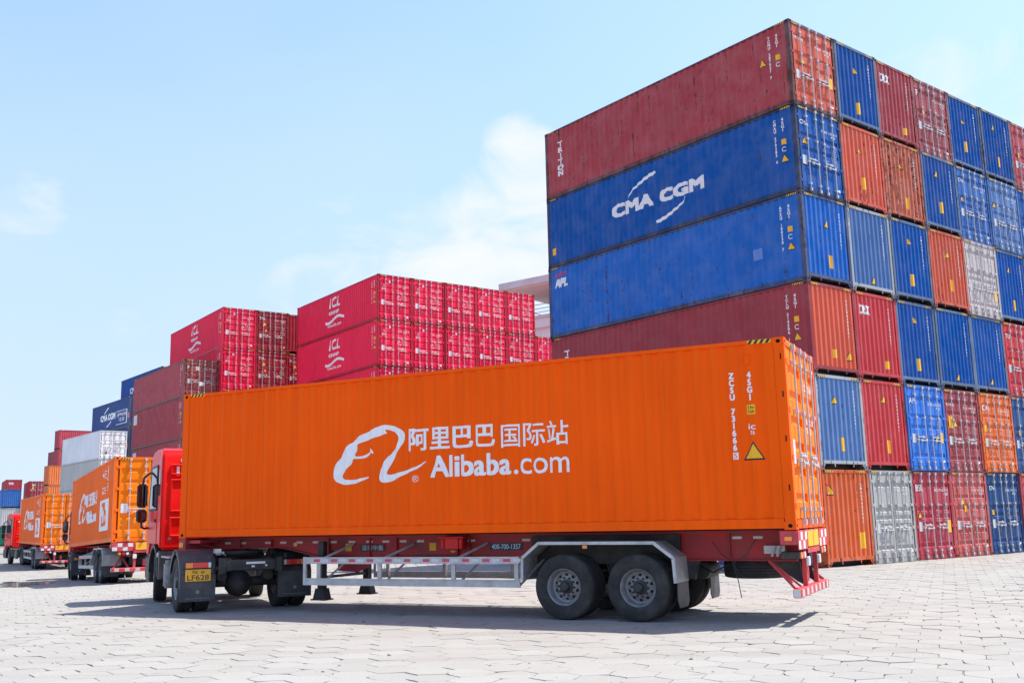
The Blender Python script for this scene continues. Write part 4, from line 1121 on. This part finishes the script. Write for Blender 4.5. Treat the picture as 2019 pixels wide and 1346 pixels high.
        for i in range(11):
            PC('rtape', 'reflector', lambda: MB().box(0, .14, -.0015, .0, .918, .972), 'matte', gr, color=(.62, .08, .12, 1), loc=(-8.86+i*.395, 0, 0))
            PC('rtape2', 'reflector', lambda: MB().box(0, .14, -.0015, .0, .918, .972), 'matte', gr, color=(.62, .60, .60, 1), loc=(-8.86+i*.395+.19, 0, 0))
    # tape along the near beam
    for x in (-11.62, -11.22, -10.58, -10.2, -9.8, -9.4, -8.98, -8.55, -8.15, -7.78, -7.4, -7.02, -6.3, -5.95, -4.86, -4.55, -1.15, -.82, -11.42, -11.0):
        PC('tape', 'reflector', lambda: MB().box(0, .15, -.002, 0, 1.262, 1.302), 'matte', color=(.66, .62, .62, 1) if x not in (-11.42, -11.0) else (.5, .03, .06, 1), loc=(x, .7115, -.02))
    if text:
        b1 = obj('sign_panel', MB().box(-8.27, -7.72, .700, .7095, 1.08, 1.215).build('sign_panel', MT['matte']), t, color=(.035, .035, .04, 1))
        me = decal_mesh(fitted(text2d('深圳中集', bold=.012), -8.24, -7.75, 1.095, 1.20), 'side'); obj('lettering', me, b1, (0, .700, 0), color=(.5, .47, .47, 1))
        b2 = obj('sign_panel', MB().box(-5.50, -4.85, .700, .7095, 1.09, 1.215).build('sign_panel', MT['matte']), t, color=(.02, .045, .12, 1))
        me = decal_mesh(fitted(text2d('400-700-1357', bold=.012), -5.46, -4.89, 1.108, 1.198), 'side'); obj('lettering', me, b2, (0, .700, 0), color=(.72, .74, .76, 1))
        for x in (-8.62, -6.75):
            y_ = obj('label', MB().box(x, x+.14, .704, .7095, 1.09, 1.23).build('label', MT['matte']), t, color=(.8, .42, .02, 1))
    # control valve box
    PC('valve', 'valve_box', lambda: MB().box(-6.38, -5.86, .36, .66, 1.31, 1.345).box(-6.25, -5.98, .40, .66, 1.12, 1.31).tube((-6.30, .42, 1.13), (-6.30, .42, 1.30), .035, 10).tube((-5.93, .42, 1.13), (-5.93, .42, 1.30), .035, 10), 'coat', color=(.75, .02, .02, 1), bevel=.008)
    PC('vlamp', 'side_lamp', lambda: MB().lathe([(0, -.05), (.05, -.03), (.06, 0)], 14, ax='z'), 'lens', color=(.85, .35, .04, 1), loc=(-6.1, .46, 1.10))
    PC('klamp', 'side_lamp', lambda: MB().box(-9.85, -9.77, .69, .711, 1.19, 1.26), 'lens', color=(.9, .28, .04, 1))
    return t
mat2 = dict(redprint=mat('red_print', (.62, .03, .05, 1), rough=.5, var=.15, vscale=12, dirt=(.35, .3, .28, 1), dirtamt=.3), whiteprint=mat('white_print', (.72, .70, .68, 1), rough=.5, var=.1, vscale=12, dirt=(.4, .36, .34, 1), dirtamt=.3))

# ------------------------------------------------------------------ tractor
def tractor(label, loc, heading, plate=None, pitch=0, group='red tractor trucks'):
    """local +x forward, +y left, origin on the ground below the drive axle"""
    t = thing('tractor_truck', label, 'truck', loc, (0, pitch, heading), group)
    def PC(key, nm, fn, m, p=t, color=None, loc=(0,0,0), rot=(0,0,0), **k):
        return obj(nm, cached(('tk', key), lambda: fn().build(nm, MT[m] if isinstance(m, str) else m, **k)), p, loc, rot, color)
    CRED = (.82, .006, .004, 1)
    WB = 3.30
    # chassis
    for y in (-.43, .36): PC('rail', 'chassis_rail', lambda: MB().box(-.95, 4.2, 0, .07, .76, 1.0), 'chassis', loc=(0, y, 0), bevel=.01)
    xm = PC('xm', 'crossmember', lambda: MB().box(-1.0, -.90, -.46, .46, .775, .975).prism([(-.60, .70), (-.60, 1.02), (-.46, 1.0), (-.46, .74)], 'x', -.99, -.90).prism([(.60, .70), (.60, 1.02), (.46, 1.0), (.46, .74)], 'x', -.99, -.90), 'chassis', bevel=.012)
    PC('xml', 'label', lambda: MB().box(-1.004, -1.0, -.26, .10, .89, .93).box(-1.004, -1.0, -.30, -.26, .84, .87).box(-1.004, -1.0, -.06, -.0, .83, .86), 'matte', xm, color=(.7, .7, .68, 1))
    PC('fifth', 'fifth_wheel', lambda: MB().prism([(-.45, -.30), (-.25, -.45), (.35, -.45), (.40, -.2), (.40, .2), (.35, .45), (-.25, .45), (-.45, .30)], 'z', 1.055, 1.125).box(-.15, .25, -.5, .5, 1.0, 1.06), 'chassis', loc=(.25, 0, 0), bevel=.01)
    ax = PC('dax', 'drive_axle', lambda: MB().tube((0, -1.15, .52), (0, 1.15, .52), .095, 14), 'chassis', smooth=45)
    PC('bowl', 'differential', lambda: MB().lathe([(0, -.26), (.12, -.24), (.22, -.16), (.27, 0), (.22, .16), (.12, .24), (0, .26)], 20, ax='y'), 'chassis', loc=(-.02, .05, .50), smooth=50)
    for y in (-.62, .52):
        PC('tspring', 'leaf_spring', lambda: MB().prism([(-.75, .80), (-.25, .68), (.25, .68), (.75, .80), (.75, .85), (.25, .76), (-.25, .76), (-.75, .85)], 'y', 0, .1).box(-.12, .12, -.02, .12, .55, .80), 'chassis', loc=(0, y, 0))
    PC('shaft', 'drive_shaft', lambda: MB().tube((.2, 0, .52), (2.6, 0, .75), .06, 12), 'chassis')
    for y, s in ((1.10, 1), (.775, 1), (-1.10, -1), (-.775, -1)): wheel(t, 0, y, .52, s, hub=abs(y) > 1)
    for y, s in ((1.06, 1), (-1.06, -1)): wheel(t, WB, y, .52, s, front=True, steer=-.12)
    PC('fax', 'front_axle', lambda: MB().bar((WB, -.95, .46), (WB, .95, .46), .12, .12), 'chassis')
    # rear mudguards
    def guard():
        mb = MB(); pts = []
        for i in range(9):
            a = R(22+i*(158-22)/8); pts.append((.66*math.cos(a), .52+.64*math.sin(a)))
        pts = [(.63, .72)] + pts + [(-.64, .72), (-.645, .47)]
        for a, b in zip(pts[:-1], pts[1:]):
            dx, dz = b[0]-a[0], b[1]-a[1]; ln = math.hypot(dx, dz); nx, nz_ = -dz/ln*.02, dx/ln*.02
            mb.prism([a, b, (b[0]-nx, b[1]-nz_), (a[0]-nx, a[1]-nz_)], 'y', -.33, .33)
        for y in (-.33, .318):
            for a, b in zip(pts[:-1], pts[1:]):
                if a[1] > .6 or b[1] > .6:
                    k = .90; mb.prism([a, b, (b[0]*k, .52+(b[1]-.52)*k), (a[0]*k, .52+(a[1]-.52)*k)], 'y', y, y+.012)
        for y in (-.2, .2): mb.box(-.668, -.64, y-.03, y+.03, .98, 1.06)
        return mb
    for s, y in ((1, .93), (-1, -.93)):
        g = PC('rguard', 'mudguard', guard, 'guardp', loc=(0, y, 0), smooth=35)
        fl = PC('rflap', 'mud_flap', lambda: MB().box(-.668, -.650, -.33, .33, .22, .48), 'guardp', g, bevel=.004)
        PC('rflg', 'flap_emblem', lambda: MB().tube((-.6685, 0, .40), (-.671, 0, .40), .035, 12).box(-.671, -.6685, -.22, .22, .276, .283), 'rim', fl)
        tl = PC('tlamp', 'tail_lamp', lambda: MB().box(-.70, -.65, -.25, .25, .83, .95), 'plastic', g, bevel=.006)
        # seen from behind: amber outside, red inside, clear end
        for (a, b, cl) in ((.10, .235, (.95, .25, .02, 1)), (-.18, .10, (.75, .02, .02, 1)), (-.235, -.18, (.7, .68, .66, 1))):
            y0, y1 = (a, b) if s > 0 else (-b, -a)
            obj('lamp_lens', MB().box(-.706, -.698, y0+.002, y1-.002, .842, .938).build('lamp_lens', MT['lens'], bevel=.003), tl, color=cl)
        if s > 0 and plate:
            pl = obj('number_plate', MB().box(-.69, -.676, -.235, .235, .595, .815).build('number_plate', MT['matte'], bevel=.004), g, color=(.85, .42, .03, 1))
            def flipped(vf, ctr, lift):   # facing -x : text runs towards -y
                vs_, fs = vf
                me = bpy.data.meshes.new('lettering'); me.from_pydata([(-lift, ctr-(a), b) for a, b in vs_], [], [tuple(f) for f in fs]); me.materials.append(MT['matte']); return me
            obj('lettering', flipped(fitted(text2d(plate, bold=.012), -.20, .20, .615, .715), 0, .692), pl, color=(.06, .04, .02, 1))
            obj('lettering', flipped(fitted(text2d('粤 B', bold=.01), -.12, .12, .735, .795), 0, .692), pl, color=(.06, .04, .02, 1))
    # side equipment
    for s in (1, -1):
        PC('tankb%d' % s, 'fuel_tank' if s < 0 else 'battery_box', (lambda: MB().box(.95, 2.25, -1.15, -.55, .42, .98)) if s < 0 else (lambda: MB().box(1.35, 2.35, .52, .95, .45, .95)), 'galv' if s < 0 else 'guardp', bevel=.05, seg=3)
    st = PC('cat', 'exhaust_canister', lambda: MB().tube((1.72, 1.10, .40), (1.72, 1.10, .86), .12, 18).tube((1.72, 1.10, .86), (1.72, 1.10, .93), .09, 18).tube((1.72, 1.10, .36), (1.72, 1.10, .40), .09, 18), 'rim', smooth=40)
    PC('catt', 'air_tank', lambda: MB().tube((.85, .70, .60), (1.55, .70, .60), .13, 14).box(1.2, 2.3, .58, 1.20, .975, 1.0), 'galv')
    PC('step', 'walkway_plate', lambda: MB().box(.75, 2.2, -.36, .36, 1.005, 1.03), 'galv')
    PC('coil', 'air_line', lambda: MB().path([(2.3+0*i, -.25+.10*math.sin(i*1.3), 1.75-.045*i) if i < 10 else (2.3-.11*(i-10), -.2+.12*math.sin(i*1.3), 1.30-.01*(i-10)) for i in range(24)], .016, 6), 'coat', color=(.7, .06, .03, 1))
    PC('brk', 'brake_chamber', lambda: MB().tube((-.20, .45, .62), (-.46, .45, .66), .10, 14).tube((-.20, -.45, .62), (-.46, -.45, .66), .10, 14), 'chassis', smooth=40)
    PC('conn', 'coupling_head', lambda: MB().box(-.62, -.46, .50, .62, 1.10, 1.18).box(-.40, -.30, .40, .55, 1.06, 1.12).path([(-.5, .5, 1.1), (-.3, .35, 1.04), (0, .3, 1.08), (.3, .35, 1.02)], .015, 6), 'galv')
    # cab
    prof = [(2.44, 1.12), (2.44, 3.12), (2.50, 3.26), (2.70, 3.33), (3.70, 3.36), (4.00, 3.28), (4.22, 3.05), (4.52, 2.05), (4.58, 1.35), (4.58, .95), (4.20, .95), (4.03, 1.20), (2.62, 1.20), (2.55, 1.12)]
    def cabm():
        mb = MB(); mb.prism(prof, 'y', -1.225, 1.225); return mb
    cab = PC('cab', 'cab', cabm, 'coat', color=CRED, bevel=.055, seg=3, smooth=35)
    def panels():
        mb = MB()
        # raised ribs on the rear wall round stamped fields
        for (y0, y1, z0, z1) in ((-1.02, -.10, 1.95, 2.62), (.10, 1.02, 1.95, 2.62), (-1.02, -.10, 1.42, 1.80), (.10, 1.02, 1.42, 1.80), (-1.02, 1.02, 2.75, 2.95)):
            r_ = .022
            mb.box(2.418, 2.445, y0, y1, z1-r_, z1+r_); mb.box(2.418, 2.445, y0, y1, z0-r_, z0+r_)
            mb.box(2.418, 2.445, y0-r_, y0+r_, z0-r_, z1+r_); mb.box(2.418, 2.445, y1-r_, y1+r_, z0-r_, z1+r_)
        return mb
    PC('ribs', 'rear_wall_ribs', panels, 'coat', cab, color=CRED, bevel=.012)
    PC('lab', 'label', lambda: MB().box(2.434, 2.4385, .86, .92, 2.72, 2.92).box(2.434, 2.4385, .55, .84, 3.02, 3.09), 'matte', cab, color=(.8, .78, .76, 1))
    PC('emb', 'emblem', lambda: MB().tube((2.44, 1.02, 1.36), (2.432, 1.02, 1.36), .035, 12), 'chrome', cab)
    for s in (1, -1):
        y = 1.226*s
        def sidebits():
            return MB().prism([(3.02, 2.02), (3.02, 2.86), (3.08, 2.94), (3.98, 2.94), (4.30, 2.02)], 'y', min(y, y+.006*s), max(y, y+.006*s))
        wn_ = PC('swin%d' % s, 'side_window', sidebits, 'glass', cab)
        PC('wtrim%d' % s, 'window_trim', lambda: MB().bar((3.0, y+.003*s, 2.0), (4.32, y+.003*s, 2.0), .014, .05).bar((3.0, y+.003*s, 2.96), (4.0, y+.003*s, 2.96), .014, .05).bar((4.0, y+.003*s, 2.96), (4.32, y+.003*s, 2.0), .014, .05).bar((3.0, y+.003*s, 1.98), (3.0, y+.003*s, 2.98), .014, .05), 'plastic', cab)
        dr = PC('door%d' % s, 'door', lambda: MB().prism([(2.98, 1.25), (2.98, 1.96), (4.36, 1.96), (4.44, 1.60), (4.44, 1.22), (4.06, 1.25)], 'y', min(y, y+.010*s), max(y, y+.010*s)), 'coat', cab, color=CRED, bevel=.004)
        PC('dh%d' % s, 'door_handle', lambda: MB().box(3.08, 3.30, min(y+.008*s, y+.04*s), max(y+.008*s, y+.04*s), 1.72, 1.79), 'plastic', dr, bevel=.008)
        PC('quarter%d' % s, 'quarter_window', lambda: MB().prism([(2.62, 2.30), (2.62, 2.86), (2.90, 2.86), (2.90, 2.30)], 'y', min(y, y+.006*s), max(y, y+.006*s)), 'glass', cab)
        PC('arch%d' % s, 'wheel_arch', lambda: (lambda mb: [mb.prism([(WB+.66*math.cos(R(a)), .50+.66*math.sin(R(a))), (WB+.66*math.cos(R(a+15)), .50+.66*math.sin(R(a+15))), (WB+.72*math.cos(R(a+15)), .50+.74*math.sin(R(a+15))), (WB+.72*math.cos(R(a)), .50+.74*math.sin(R(a)))], 'y', min(.72*s, 1.24*s), max(.72*s, 1.24*s)) for a in range(10, 175, 15)] and mb)(MB()), 'plastic')
        PC('step%d' % s, 'cab_step', lambda: MB().box(4.0, 4.55, min(.85*s, 1.22*s), max(.85*s, 1.22*s), .38, .94), 'plastic', bevel=.03)
        PC('skirt%d' % s, 'front_mudguard', lambda: MB().prism([(2.45, .50), (2.60, .50), (2.66, 1.10), (2.45, 1.10)], 'y', min(.75*s, 1.22*s), max(.75*s, 1.22*s)), 'guardp', bevel=.012)
        PC('ind%d' % s, 'indicator_lamp', lambda: MB().tube((2.60, 1.22*s, 1.02), (2.60, 1.245*s, 1.02), .05, 14), 'lens', color=(.75, .78, .82, 1))
        # mirrors
        mr_ = PC('mir%d' % s, 'mirror', lambda: MB().box(4.16, 4.32, min(1.29*s, 1.52*s), max(1.29*s, 1.52*s), 2.06, 2.60).box(4.16, 4.32, min(1.29*s, 1.52*s), max(1.29*s, 1.52*s), 1.72, 2.02), 'plastic', cab, bevel=.035, seg=3, smooth=40)
        PC('mirg%d' % s, 'mirror_glass', lambda: MB().box(4.152, 4.159, min(1.32*s, 1.49*s), max(1.32*s, 1.49*s), 2.10, 2.56).box(4.152, 4.159, min(1.32*s, 1.49*s), max(1.32*s, 1.49*s), 1.76, 1.98), 'mirror', mr_)
        PC('mira%d' % s, 'mirror_arm', lambda: MB().path([(4.10, 1.22*s, 2.86), (4.16, 1.28*s, 2.84), (4.24, 1.38*s, 2.74), (4.24, 1.40*s, 2.58)], .026, 8).path([(4.38, 1.22*s, 1.60), (4.34, 1.32*s, 1.58), (4.24, 1.40*s, 1.62), (4.24, 1.40*s, 1.76)], .026, 8), 'plastic', mr_, smooth=50)
    PC('wind', 'windscreen', lambda: MB().prism([(4.235, 3.02), (4.53, 2.08), (4.545, 2.085), (4.25, 3.03)], 'y', -1.10, 1.10), 'glass', cab)
    PC('bumperf', 'front_bumper', lambda: MB().box(4.50, 4.72, -1.22, 1.22, .42, .98), 'plastic', bevel=.04, seg=2)
    PC('visor', 'sun_visor', lambda: MB().prism([(4.0, 3.30), (4.42, 3.08), (4.44, 3.12), (4.02, 3.36)], 'y', -1.16, 1.16), 'plastic', cab)
    PC('snork', 'air_intake', lambda: MB().box(2.20, 2.40, -1.15, -.80, 1.2, 3.0), 'plastic', bevel=.03)
    return t

# ------------------------------------------------------------------ main rig
AX, AY, AYAW = 4.1433, 15.0845, -.46033
tr1 = trailer('red container trailer with grey side guard rails under the large orange container', (AX, AY, 0), AYAW)
A = container('large clean orange container with white logo lettering on the front trailer', (AX, AY, DECK), AYAW, color=TRAILORANGE, wear=.03, fcol=TRAILORANGE, dcol=(.98, .20, .0, 1), style=3, group='orange containers on trailers')  # doors a yellower orange than the sides: sunlit tone put into the colour
LOGO = [(-7.27, 3.37), (-7.12, 3.35), (-6.98, 3.3), (-6.89, 3.25), (-6.85, 3.18), (-6.86, 3.06), (-6.92, 2.96), (-7.0, 2.86), (-7.09, 2.73), (-7.16, 2.62), (-7.22, 2.51), (-7.22, 2.47), (-7.15, 2.46), (-6.98, 2.49), (-6.81, 2.53), (-6.62, 2.58), (-6.59, 2.6), (-6.48, 2.64), (-6.36, 2.68), (-6.45, 2.62), (-6.56, 2.57), (-6.62, 2.53), (-6.76, 2.49), (-6.89, 2.44), (-7.03, 2.38), (-7.17, 2.33), (-7.29, 2.32), (-7.37, 2.34), (-7.41, 2.39), (-7.4, 2.48), (-7.36, 2.6), (-7.29, 2.7), (-7.2, 2.78), (-7.12, 2.86), (-7.03, 2.95), (-6.98, 3.04), (-6.96, 3.12), (-7.0, 3.19), (-7.09, 3.24), (-7.2, 3.28), (-7.27, 3.28), (-7.2, 3.21), (-7.31, 3.2), (-7.49, 3.15), (-7.66, 3.11), (-7.78, 3.07), (-7.9, 3.04), (-7.88, 2.96), (-7.92, 2.9), (-7.96, 2.84), (-7.89, 2.82), (-7.77, 2.82), (-7.69, 2.85), (-7.57, 2.91), (-7.62, 2.96), (-7.57, 2.95), (-7.52, 2.9), (-7.51, 2.86), (-7.54, 2.86), (-7.56, 2.89), (-7.66, 2.81), (-7.74, 2.78), (-7.89, 2.78), (-7.99, 2.79), (-8.0, 2.69), (-8.09, 2.62), (-8.18, 2.55), (-8.23, 2.48), (-8.2, 2.42), (-8.09, 2.4), (-7.92, 2.4), (-7.74, 2.43), (-7.61, 2.45), (-7.69, 2.4), (-7.83, 2.35), (-8.0, 2.32), (-8.15, 2.31), (-8.27, 2.34), (-8.36, 2.39), (-8.41, 2.47), (-8.4, 2.59), (-8.36, 2.69), (-8.29, 2.77), (-8.24, 2.84), (-8.19, 2.95), (-8.1, 3.03), (-7.98, 3.09), (-7.89, 3.17), (-7.72, 3.24), (-7.54, 3.3), (-7.43, 3.35), (-7.34, 3.37)]
LOGO = [(a, b-DECK) for a, b in LOGO]
WHT = (.85, .85, .85, 1)
s_shape(A, poly_mesh2d([smooth_loop(LOGO, 1)]), WHT, 'logo')
s_text(A, '阿里巴巴', -6.76, -5.00, 2.865-DECK, 3.265-DECK, WHT, ov=.011)
s_text(A, '国际站', -4.90, -3.62, 2.835-DECK, 3.245-DECK, WHT, ov=.004)
s_text(A, 'Alibaba', -6.32, -4.70, 2.375-DECK, 2.76-DECK, WHT, ov=.015)
s_text(A, '.', -4.66, -4.58, 2.375-DECK, 2.455-DECK, WHT, bold=.012)
s_text(A, 'com', -4.53, -3.62, 2.37-DECK, 2.635-DECK, WHT, ov=.003)
s_text(A, '®', -6.68, -6.57, 2.31-DECK, 2.43-DECK, WHT)
s_vert(A, 'ZCSU 731666', -.845, 3.79-DECK, .1095, .085, WHT)
s_plate(A, -.885, -.80, 2.455-DECK, 2.56-DECK, WHT, 'lettering_box'); obj('lettering', decal_mesh(fitted(text2d('5', bold=.01), -.87, -.815, 2.47-DECK, 2.545-DECK), 'side', side_prof(A.L), lift=.005), A.root, color=TRAILORANGE)
s_vert(A, '45G1', -.57, 3.79-DECK, .111, .085, WHT)
s_plate(A, -.635, -.505, 3.13-DECK, 3.28-DECK, YEL); obj('lettering', decal_mesh(fitted(text2d('2.9m\n9.6ft', bold=.012, align='CENTER'), -.62, -.52, 3.15-DECK, 3.26-DECK), 'side', side_prof(A.L), lift=.005), A.root, color=BLK)
s_text(A, 'ic', -.625, -.515, 2.90-DECK, 2.99-DECK, WHT, bold=.012); s_text(A, '76', -.60, -.53, 2.82-DECK, 2.88-DECK, WHT, bold=.012)
warn(A, 's', -.565, 2.57-DECK, .235)
e_plate(A, .25, .43, .98, 1.35, GREYP, 'data_plate'); e_text(A, 'ZCSU 731666 5', 1.45, 2.1, 2.2, 2.32, WHT, bold=.012); e_text(A, 'MAX. GROSS 32.500 KG\nTARE 3.880 KG', 1.45, 2.1, 1.5, 1.75, WHT, bold=.012, res=1)
obj('vent', MB().box(-.62, -.54, -.012, .02, 2.52, 2.66).build('vent', MT['paint'], bevel=.006), A.root, color=TRAILORANGE, wear=.03)
for z in (.62, 1.35, 2.02, 2.60):
    obj('hinge_slot', cached('hslot', lambda: MB().box(-.075, -.055, .003, .0062, -.045, .045).build('hinge_slot', MT['hole'])), A.root, (0, 0, z))
HD = R(117)
tk1 = tractor('red tractor truck with yellow rear number plate pulling the large orange container', (-5.52, 20.48, gz(-5.52, 20.48)), HD, plate='LF628')

# ------------------------------------------------------------------ the two other rigs
def rig(x, y, yaw, zc, dhead, n, lab):
    uu = Vector((math.cos(yaw), math.sin(yaw), 0)); vv = Vector((-math.sin(yaw), math.cos(yaw), 0))
    rear = Vector((x, y, 0)); ra = rear-uu*3.1+vv*1.22; fr = rear-uu*11.0+vv*1.22
    za, zf = gz(ra.x, ra.y), gz(fr.x, fr.y)
    p = -math.atan2(za-zf, 7.9); z0 = za+(za-zf)/7.9*3.1
    tr = trailer('container trailer under the %s' % lab[0], (x, y, z0), yaw, p, text=False)
    c = container(lab[1], (x+math.sin(p)*DECK*uu.x, y+math.sin(p)*DECK*uu.y, z0+DECK), yaw, color=(.95, .145, .002, 1), wear=.12, fcol=(.95, .15, .002, 1), dcol=(.98, .21, .0, 1), style=3, group='orange containers on trailers', pitch=p)  # door colour again carries the lighter sunlit tone
    s_shape(c, cached('logo2', lambda: poly_mesh2d([[(a*1.28+1.1, (b-1.45)*1.15+1.5) for a, b in smooth_loop(LOGO, 1)]])), WHT, 'logo', 'logo2')
    s_text(c, '阿里巴巴国际站', -7.6, -4.2, 1.50, 2.02, WHT, ov=.02); s_text(c, 'Alibaba.com', -7.1, -4.2, .85, 1.32, WHT, ov=.03)
    s_plate(c, -3.3, -1.3, .45, 1.55, WHT, 'sign_panel')
    obj('lettering', decal_mesh(fitted(text2d('Zb', bold=.012), -3.0, -1.75, .60, 1.45), 'side', side_prof(c.L), lift=.006), c.root, color=(.95, .145, .002, 1))
    s_text(c, '45', -2.9, -2.0, 2.30, 2.60, WHT, bold=.012); s_vert(c, 'ZCSU', -1.55, 2.72, .13, .22, WHT); s_text(c, '76', -2.9, -2.0, 1.75, 2.0, WHT, bold=.012); s_vert(c, '731', -1.55, 2.1, .13, .2, WHT)
    e_plate(c, .25, .47, .98, 1.30, (.7, .7, .7, 1), 'data_plate'); e_plate(c, .95, 1.05, 1.45, 1.58, (.3, .55, .8, 1), 'label')
    hd = yaw+math.pi+dhead; f = Vector((math.cos(hd), math.sin(hd), 0))
    kp = rear-uu*(12.192-.95)+vv*1.22; ax = kp-f*.45
    zA = gz(ax.x, ax.y); zB = gz(ax.x+f.x*3.3, ax.y+f.y*3.3)
    tk = tractor(lab[2], (ax.x, ax.y, zA), hd, pitch=-math.atan2(zB-zA, 3.3))
rig(-13.668, 34.495, -1.053, 1.09, R(-4), 2, ('middle orange container', 'orange container with white square sign on its side, on the middle trailer', 'red tractor truck hidden ahead of the middle orange container, mirror showing'))
rig(-26.944, 57.844, -1.025, .70, R(9), 3, ('farthest orange container', 'orange container with white square sign, on the trailer farthest down the yard', 'red tractor truck ahead of the farthest orange container, side of cab showing'))

# ------------------------------------------------------------------ puddle on the yard
def puddle():
    rnd = random.Random(9); pts = []
    a = ray_at(8, 1138, -.33); 
    c0 = ray_at(45, 1140, -.35); n = 40
    ex = (ray_at(105, 1139, -.35)-c0); ey = (ray_at(45, 1131, -.35)-c0)
    for i in range(n):
        t = 2*math.pi*i/n; k = 1+.22*math.sin(3*t+1)+.12*math.sin(7*t)+rnd.uniform(-.05, .05)
        p = c0+ex*(.9*k*math.cos(t))+ey*(.9*k*math.sin(t)); pts.append((p.x, p.y, gz(p.x, p.y)+.010))
    mb = MB(); mb.add(pts, [tuple(range(n))])
    m = mat('wet_film', (.05, .045, .042, 1), rough=.08, spec=.6)
    o = obj('puddle', mb.build('puddle', m)); o['kind'] = 'structure'
puddle()

# ------------------------------------------------------------------ grit and chips lying on the paving
def grit():
    rnd = random.Random(4); mb = MB()
    for i in range(420):
        y = rnd.uniform(8.5, 34)**1.0; x = rnd.uniform(-.6, .6)*y
        r_ = rnd.choice((.006, .008, .010, .014, .022))*rnd.uniform(.7, 1.4); z = gz(x, y)+.002
        k = 5; ring = [(x+r_*rnd.uniform(.7, 1.4)*math.cos(2*math.pi*j/k), y+r_*rnd.uniform(.7, 1.4)*math.sin(2*math.pi*j/k), z) for j in range(k)]
        mb.add(ring+[(x+rnd.uniform(-.3, .3)*r_, y+rnd.uniform(-.3, .3)*r_, z+r_*rnd.uniform(.5, .9))], [(j, (j+1) % k, k) for j in range(k)])
    o = obj('grit', mb.build('grit', mat('grit', (.12, .105, .09, 1), rough=.95, var=.4, vscale=5)))
    o['kind'] = 'stuff'; o['label'] = 'small dark stones and grit scattered over the pale paving'
grit()
